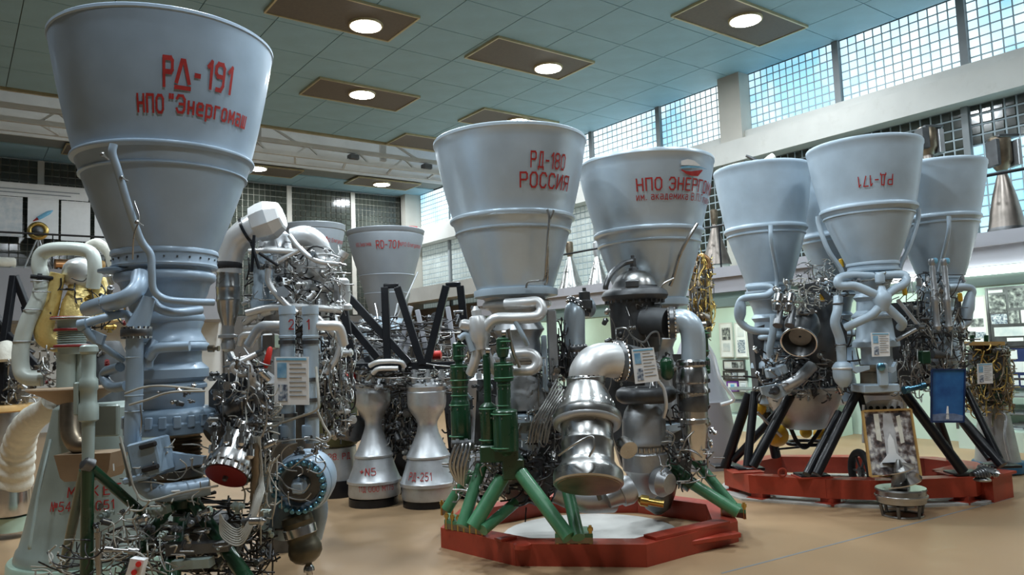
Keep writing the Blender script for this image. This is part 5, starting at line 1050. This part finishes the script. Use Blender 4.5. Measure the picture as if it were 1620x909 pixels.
# ================================================================ grey bell with a brassy engine head behind the silver engine
E=Eng('rocket_engine','tall narrow brassy brown engine on a grey bell behind the silver twin-bell engine','rocket engine',1100,600,10.6)
E.lathe('bell',[(530,16),(545,22),(580,36),(630,50),(634,53),(640,52),(700,60),(735,62),(742,62)],'parap',seg=44)
E.pipe('bell_pipe',[(1116,540,-.3),(1130,566,-.35),(1140,600,-.45),(1158,625,-.5),(1158,634,-.5),(1140,640,-.5)],3.2,'white_al')
E.lathe('pump_column',[(404,6),(408,12),(430,12),(440,17),(470,18),(500,16),(534,14)],'brown',px=1108,py=470,dd=0)
E.pipe('elbow',[(1094,430,-.1),(1098,412,-.1),(1110,405,-.1),(1120,412,-.1),(1121,425,-.1)],5,'copper'); E.tangle(1088,1128,404,535,-.3,.15,60,(.9,1.8),'brass'); E.tangle(1088,1128,404,535,-.3,.15,40,(.9,1.8),'dsteel'); E.fittings(1090,1126,408,530,-.25,.1,40,(3,7),('brass','brown','dsteel','steel2'))
E.pipe('white_pipe',[(1104,500,-.25),(1114,498,-.25),(1122,502,-.25)],4,'cream')
# ================================================================ brown tangled engine at the far right
E=Eng('rocket_engine','brown tangle-piped engine on a grey bell at the far right edge','rocket engine',1566,600,9.3)
E.lathe('bell',[(632,22),(645,24),(680,30),(720,36),(730,38)],'silver2',seg=40,px=1575,py=690); E.lathe('base_plinth',[(728,42),(731,44),(744,44)],mat('blue base enamel',(.03,.14,.26),0,.4),px=1580,py=738,seg=36); 
E.pipe('bell_pipe',[(1582,650,-.3),(1592,660,-.35),(1590,690,-.4),(1598,728,-.45)],3,'silver2')
E.lathe('core',[(545,26),(560,34),(600,36),(640,26)],'graphite'); E.plate('wood_shelf',[(1532,540),(1590,540),(1590,546),(1532,546)],-.35,.5,'wood')  # the core is a dark filler added inside the tangle
E.rod('shelf_cup',(1538,540,-.2),(1538,530,-.2),[(0,4),(1,4)],'green'); E.rod('shelf_cup',(1560,540,-.2),(1560,530,-.2),[(0,4),(1,4)],'green')
E.tangle(1524,1602,545,655,-.5,.2,70,(1,2.2),'brown'); E.tangle(1524,1602,545,655,-.5,.2,50,(.9,1.8),'brass'); E.tangle(1524,1602,545,655,-.4,.2,40,(1,2),'green'); E.fittings(1528,1598,550,645,-.45,.2,44,(4,8),('brown','brass','dsteel','steel2','olive'))
E.card('information_sheet','white information sheet on the brown tangle-piped engine at far right','information sheet',[(1546,575),(1570,574),(1571,606),(1547,607)],-.6)
# ================================================================ ceiling lamps
def ceiling_lamp(x0,x1,y0,y1,lx,ly,label,lit=True):
    o=thing('ceiling_lamp',label,'ceiling lamp',((x0+x1)/2,(y0+y1)/2,ZC-.07),'ceiling lamps in brown panels')
    part('panel',box(x0,x1,y0,y1,ZC-.03,ZC),'panel',o,False)
    for a in(box(x0-.025,x1+.025,y0-.03,y0,ZC-.045,ZC),box(x0-.025,x1+.025,y1,y1+.03,ZC-.045,ZC),box(x0-.03,x0,y0,y1,ZC-.045,ZC),box(x1,x1+.03,y0,y1,ZC-.045,ZC)): part('trim_strip',a,'gold_trim',o,False)
    if lx is not None:
        part('bezel',revolve((lx,ly,ZC-.065),(0,0,1),[(0,.25),(0,.275),(.035,.285)],36,False),'gold_trim',o)
        part('diffuser',revolve((lx,ly,ZC-.085),(0,0,1),[(0,.05),(.004,.2),(.02,.25),(.05,.25)],36),'lampd',o)
        lamp(lx,ly,ZC-.10,LAMP_W*(1.5 if ly>20 else 1))
    return o
ceiling_lamp(3.89,6.0,10.31,11.37,5.4,10.98,'lamp in a brown ceiling panel, the largest panel at the top left of centre')
ceiling_lamp(7.57,9.78,10.27,11.3,9.19,10.9,'lamp in a brown ceiling panel above the silver twin-bell engine, right of centre')
ceiling_lamp(5.73,7.91,13.66,14.7,6.79,14.05,'lamp in a brown ceiling panel, middle one just in front of the ceiling crane')
ceiling_lamp(9.56,11.7,13.6,14.65,10.76,13.94,'brown ceiling lamp panel half hidden behind the left silver bell')
ceiling_lamp(9.53,11.87,7.1,8.05,10.67,7.47,'lamp in a brown ceiling panel beside the tall windows, at the upper right')
ceiling_lamp(9.95,12.1,20.95,21.95,10.98,21.45,'far lamp in a brown ceiling panel beyond the crane, above the grey cones')
ceiling_lamp(6.1,8.2,20.95,21.95,6.95,21.2,'far lamp in a brown ceiling panel beside the edge of the blue grey bell')
ceiling_lamp(-1.97,.2,10.31,11.37,None,None,'brown ceiling panel cut off by the left edge of the photo')
ceiling_lamp(2.25,4.4,20.95,21.95,None,None,'brown ceiling panel seen left of the blue grey bell beyond the crane')
ceiling_lamp(9.0,11.2,16.2,17.2,None,None,'brown ceiling panel right in front of the crane well, beside the left silver bell')
# ================================================================ overhead crane in the ceiling well
o=thing('overhead_crane','pale steel lattice bridge crane hung in the ceiling well','crane',(5,18.4,6.6))
for y,z in((18.0,6.98),(18.0,6.70),(19.3,7.15),(19.3,6.85)): part('chord',box(-4,WX,y-.05,y+.05,z-.05,z+.05),'beam',o,False)
part('girder',join(box(-4,WX,17.7,17.9,7.28,7.32),box(-4,WX,17.78,17.82,7.32,7.5),box(-4,WX,17.7,17.9,7.5,7.54)),'beam',o,False)
part('rail_tube',tube([(-4,18.6,6.86),(WX,18.6,6.86)],.05,8,smooth=False),'silver2',o)
for i in range(22):
    x=-2+i*.68; x2=x+(.34 if i%2 else -.34); part('lattice_bar',beam2((x,18.0,6.70),(x2,18.0,6.98),.04,.04),'beam',o,False)
    if i%2: part('cross_bar',beam2((x,18.0,6.70),(x+.5,19.3,6.85),.05,.05),'beam',o,False)
for x in(6.0,9.4): part('hanger',join(box(x-.08,x+.08,18.2,18.3,6.9,8.9)),'beam',o,False); part('brace',beam2((x+.1,18.2,7.5),(x+.9,18.0,7.0),.06,.05),'beam',o,False)
for x in(2.2,5.1,8.4,10.6): part('trolley',obox((x,17.98,6.82),(1,0,0),(0,1,0),(0,0,1),.26,.22,.14,.02),'graphite',o)
o['label']='pale steel lattice bridge crane hung in the ceiling well'
# ================================================================ right balcony: handrail and exhibits
DK=2.60
o=thing('handrail','thin black handrail along the right balcony','handrail',(11.1,8,3.0))
part('rail',tube([(11.1,-1,3.76),(11.1,16.2,3.76)],.02,8,smooth=False),'black',o)
for i in range(6): part('post',tube([(11.1,.8+i*2.6,3.0),(11.1,.8+i*2.6,3.76)],.016,8,smooth=False),'black',o)
def bexh(name,label,cat,px,py,X):
    p=on(0,X,px,py); e=Eng(name,label,cat,px,py,hd(p)); e.root.location.z=DK; return e
E=bexh('nozzle_model','cutaway engine nozzle with dark boxy chamber on the balcony at far right','engine model',1588,300,11.8)
E.lathe('bell',[(272,9),(277,9),(285,12),(310,20),(340,27),(362,31)],'bronze',seg=32)
E.lathe('chamber',[(216,16),(219,19),(256,19),(264,14),(270,9)],'brown',seg=24)
for a in(-1,1): E.block('casing_half',(1588+a*17,243,-.05),8,50,.25,'graphite' if a<0 else 'silver2')
E.block('casing_top',(1586,218,-.0),40,6,.3,'dsteel'); E.lathe('foot_ring',[(360,32),(364,33),(372,33)],'dsteel')
p=E.xy; part('pedestal',revolve((p[0],p[1],DK),(0,0,1),[(0,.3),(.02,.3),(.02,.2),(zat(p,371)-DK+.004,.2)],20),'white',E.root)
E=bexh('nozzle_model','cutaway dark chamber seen above the rightmost bell of the four-bell engine','engine model',1470,260,11.8)
E.lathe('bell',[(246,9),(250,9),(262,14),(290,24),(340,30)],'bronze',seg=32); E.lathe('chamber',[(202,15),(205,17),(234,17),(241,12),(246,8)],'brown',seg=24)
E.block('casing_half',(1459,220,-.06),14,38,.22,'graphite'); E.block('casing_half',(1484,225,-.02),10,44,.22,'silver2'); E.block('casing_top',(1470,203,0),34,5,.28,'dsteel')
p=E.xy; part('pedestal',revolve((p[0],p[1],DK),(0,0,1),[(0,.3),(.02,.3),(.02,.2),(zat(p,338)-DK,.2)],20),'white',E.root)
for k,(px,lab) in enumerate(((903,'pale standing nozzle with brown top on the balcony, left of two behind the silver engine'),(946,'pale standing nozzle on the balcony, right of two behind the silver engine'),(1133,'brownish standing nozzle on the balcony behind the leftmost bell of the four-bell engine'))):
    y0=396 if k<2 else 345
    E=bexh('nozzle_model',lab,'engine model',px,440 if k<2 else 400,11.7)
    E.lathe('bell',[(y0+10,4),(y0+14,5),(y0+40,13),(y0+64,21),(y0+74,24)],'steel2' if k<2 else 'bronze',seg=28); E.lathe('chamber',[(y0-14,4),(y0-12,6),(y0,6),(y0+6,5),(y0+10,4)],'brown' if k!=1 else 'silver2',seg=20)
    p=E.xy; part('pedestal',revolve((p[0],p[1],DK),(0,0,1),[(0,.34),(.02,.34),(.02,.24),(max(.05,zat(p,y0+74)-DK+.003),.24)],20),'white',E.root)
E=bexh('pipe_model','white bent pipe with a grey fin on the balcony above the left grey bell','engine model',1205,262,11.8)
E.pipe('pipe',[(1200,280,0),(1208,262,0),(1218,252,0),(1224,248,0)],7,'quilt'); E.pipe('fin',[(1180,246,0),(1190,251,0),(1198,257,0)],[2,5],'dsteel'); E.rod('body',(1196,262,.0),(1206,266,0),[(0,6),(1,8)],'hole')
p=E.xy; part('stem',revolve((p[0],p[1],DK),(0,0,1),[(0,.25),(.03,.25),(.03,.05),(zat(p,266)-DK,.05)],16),'dsteel',E.root)
# ================================================================ under the balcony: mint wall with photo boards and glass cases
struct('wall_showcase',box(12.7,12.8,-1,16.3,0,2.45),'mintw')
XB=12.66
def board(name,label,cat,q,m,frame='dsteel',photos=(),th=.03,grp=None,X=XB):
    P=[on(0,X,*p) for p in((q[0],q[2]),(q[1],q[2]),(q[1],q[3]),(q[0],q[3]))]
    ya,yb=max(P[0].y,P[3].y),min(P[1].y,P[2].y); za,zb=(P[0].z+P[1].z)/2,(P[2].z+P[3].z)/2
    o=thing(name,label,cat,(X,(ya+yb)/2,zb),grp)
    part('panel',box(X,X+th,yb,ya,zb,za),m,o,False)
    for b in(box(X-.01,X+th,yb,ya,za,za+.025),box(X-.01,X+th,yb,ya,zb-.025,zb),box(X-.01,X+th,yb-.025,yb,zb-.025,za+.025),box(X-.01,X+th,ya,ya+.025,zb-.025,za+.025)): part('frame_bar',b,frame,o,False)
    for u0,u1,v0,v1,mm in photos:
        part('photo',box(X-.008,X,ya+(yb-ya)*u1,ya+(yb-ya)*u0,za+(zb-za)*v1,za+(zb-za)*v0),mm,o,False)
    return o
bw='photo_bw'
M2=lambda k:M[k]
board('photo_board','dark photo board on the mint wall at the right edge','photo board',(1569,1625,455,546),'dsteel','dsteel',[(.03,.45,.10,.42,M[bw]),(.52,1,.02,.35,M[bw]),(.05,.45,.45,.62,M['photo_eng']),(.5,.75,.40,.62,M[bw]),(.8,1,.4,.62,'paper'),(.1,.98,.68,.84,M['photo_pale']),(.4,.8,.87,.93,'paper'),(.03,.4,.02,.07,'paper')])
board('photo_board','dark blue board with small white cards at the right edge','photo board',(1597,1626,550,612),mat('navy board',(.015,.03,.12),0,.5),'dsteel',[(.1,.5,.05,.28,'paper'),(.05,.8,.35,.62,'paper'),(.05,.45,.70,.95,'paper'),(.55,.98,.70,.95,'paper')])
board('door_panel','white door with three small photos beside the dark photo board','photo board',(1528,1556,470,545),'paper','white',[(.3,.9,.45,.62,M[bw]),(.1,.5,.72,.84,M[bw]),(.45,.95,.74,.86,M['photo_eng'])])
board('photo_board','white notice board with narrow dark photos, left of the four-bell engine','photo board',(1142,1156,512,563),'paper','white',[(.15,.9,.12,.5,M[bw]),(.2,.8,.6,.85,M['photo_pale'])])
board('photo_board','grey notice board with one low photo, beside the left grey bell','photo board',(1166,1179,512,563),'paper','white',[(.15,.85,.5,.9,M['photo_eng']),(.2,.8,.1,.4,M['photo_pale'])])
board('photo_board','small board with a round black and white photo near the left bell','photo board',(1146,1176,571,583),'paper','dsteel',[(.05,.35,.1,.9,M['photo_pale']),(.4,.75,.1,.9,M[bw]),(.8,.97,.1,.9,M[bw])])
board('photo_board','dark strip of small photos above the purple framed sheet','photo board',(1146,1180,588,599),'dsteel','dsteel',[(.05,.3,.1,.9,M[bw]),(.35,.6,.1,.9,M['photo_eng']),(.65,.95,.1,.9,M['photo_pale'])])
board('framed_sheet','white sheet in a purple frame low on the mint wall','picture',(1152,1166,605,617),'paper',mat('purple frame',(.16,.04,.32),0,.5),[(.3,.7,.2,.8,'cyan')])
board('framed_sheet','narrow white sheet right of the purple framed sheet','picture',(1172,1180,604,619),'paper','white',[(.2,.8,.2,.6,M['photo_pale'])])
# glass display cases along the wall
def case(label,y0,y1):
    o=thing('display_case',label,'display case',(12.3,(y0+y1)/2,0))
    part('plinth',box(11.95,12.6,y0,y1,0,.28),'mintw',o,False)
    for i,z in enumerate((.28,.52,.76)): part('shelf',box(11.97,12.6,y0,y1,z,z+.02),'mull' if i else 'mintw',o,False)
    for y in(y0,(y0+y1)/2,y1): part('post',box(11.95,11.98,y-.015,y+.015,.28,1.0),'dsteel',o,False)
    part('top_rail',box(11.95,12.0,y0,y1,1.0,1.03),'dsteel',o,False)
case('glass-shelved display case on the mint wall at the far right',3.2,5.2); case('glass-shelved display case on the mint wall left of the four-bell engine',7.2,9.6)
for k,(y,z,m_,lab) in enumerate(((4.05,.54,'redv','small red and cream model lying on the middle shelf of the far right display case'),(3.85,.78,'brass','short brass cylinder on the top shelf of the far right display case'),(4.5,.30,'silver2','silver turbine part on the lowest shelf of the far right display case'))):
    c=Vector((12.2,y,z)); o=thing('exhibit_part',lab,'exhibit',(c.x,c.y,c.z)); part('body',revolve(c+Vector((0,-.12,.05)),(0,1,0),[(0,.02),(.02,.05),(.1,.05),(.12,.035),(.2,.035),(.24,.02)],16),m_,o); part('cradle',obox(c+Vector((0,0,.008)),(1,0,0),(0,1,0),(0,0,1),.1,.16,.016),'paper',o,False)
for y in(4.0,6.0,8.6,11.5,15):
    l=bpy.data.lights.new('strip_light','AREA'); l.shape='RECTANGLE'; l.size=.1; l.size_y=1.6; l.energy=16; l.color=(.86,1,.93)
    q=bpy.data.objects.new('strip_light',l); COL.objects.link(q); q.location=(11.75,y,2.28); q.rotation_euler=(0,R(-35),0)
# ================================================================ back gallery: banner, posters, rail and small exhibits
YB=22.3
def poster(name,label,q,m,cat='poster'):
    P=[on(1,YB,*p) for p in q]; xa,xb=P[0].x,P[1].x; za,zb=(P[0].z+P[1].z)/2,(P[2].z+P[3].z)/2
    o=thing(name,label,cat,((xa+xb)/2,YB,zb)); part('sheet',box(xa,xb,YB,YB+.03,zb,za),m,o,False); part('lath',box(xa,xb,YB-.01,YB+.04,za,za+.03),'paper',o,False)
    return o,(xa,xb,za,zb)
pale=M['photo_pale']
o,(xa,xb,za,zb)=poster('banner','long white banner with two lines of small print on the back gallery',[(-30,287),(140,299),(143,316),(-30,309)],'paper','banner')
for j in range(2): part('text_line',box(xa+.3,xb-.2-j*.2,YB-.006,YB,za-.14-j*.09,za-.115-j*.09),'ink',o,False)
for q,lab,mm in(([(-30,311),(36,312),(36,374),(-30,372)],'pale poster at the left edge of the back gallery','photo_pale'),([(44,314),(93,317),(93,379),(44,375)],'poster with a drawn rocket on the back gallery','paper'),([(97,319),(143,322),(143,383),(97,379)],'pale blank-looking poster right of the rocket poster','paper'),([(150,322),(200,325),(200,386),(150,383)],'pale poster half hidden by the blue grey bell','paper')):
    o,(xa,xb,za,zb)=poster('wall_poster',lab,q,M[mm] if mm in M else mm)
    if 'rocket' in lab and 'drawn' in lab:
        a=Vector((xa+.12,YB-.01,zb+.55*(za-zb)-.12)); b=Vector((xb-.12,YB-.01,zb+.62*(za-zb)+.12)); d=(b-a).normalized(); L=(b-a).length
        part('drawn_rocket',revolve(a+d*.12,d,[(0,.045),(.1,.05),(L*.55,.05),(L*.75,.01)],8),'cyan',o); part('drawn_flame',revolve(a,d,[(0,.01),(.12,.035)],8),'letter',o)
o=thing('handrail','black handrail along the back gallery','handrail',(4,21.4,4.05)); part('rail',tube([(-2,21.29,4.88),(6.3,21.29,4.88)],.025,8,smooth=False),'black',o)
for i in range(7): part('post',tube([(-1.6+i*1.2,21.29,4.05),(-1.6+i*1.2,21.29,4.88)],.015,6,smooth=False),'black',o)
p=on(1,21.7,59,367); o=thing('sphere_model','round brass satellite-like model on a tripod on the back gallery','model',(p.x,p.y,4.05)); c=Vector((p.x,21.5,p.z))
part('ring_body',ring(c,(0.2,1,0),.17,.06,24,10),'brass',o); part('core',revolve(c-Vector((0,.1,0)),(0,1,0),[(0,.05),(.05,.12),(.15,.12),(.2,.05)],18),'dsteel',o)
for dx,dy in((-.28,0),(.28,0),(0,.05)): part('leg',tube([c-Vector((0,0,.15)),Vector((c.x+dx,c.y+dy,4.05))],.02,6,smooth=False),'silver2',o)
for k,(px,col_,lab) in enumerate(((5,'quilt','white folded object lying on the left end of the gallery parapet'),(104,'copper','brown rolled tube lying on the gallery parapet below the posters'),(148,'wood','short yellow tube lying on the gallery parapet near the bell'))):
    p=on(1,21.5,px,418); c=Vector((p.x,21.5,4.05)); o=thing('gallery_item',lab,'exhibit',tuple(c)); part('body',revolve(c+Vector((-.25,-.03,.13)),(1,.05,0),[(0,.1),(.02,.13),(.46,.13),(.5,.1)],14),col_,o)
    for s in(-.16,.16): part('cradle',obox(c+Vector((s,-.02,.015)),(1,0,0),(0,1,0),(0,0,1),.04,.18,.03),'dsteel',o,False)
p=on(1,BY-.37,648,361); o=part('exit_sign',obox((12.72,BY-.38,p.z),(1,0,0),(0,1,0),(0,0,1),.32,.06,.16,.01),'redv',None); tag(o,'small red sign box high on the far corner column','sign')
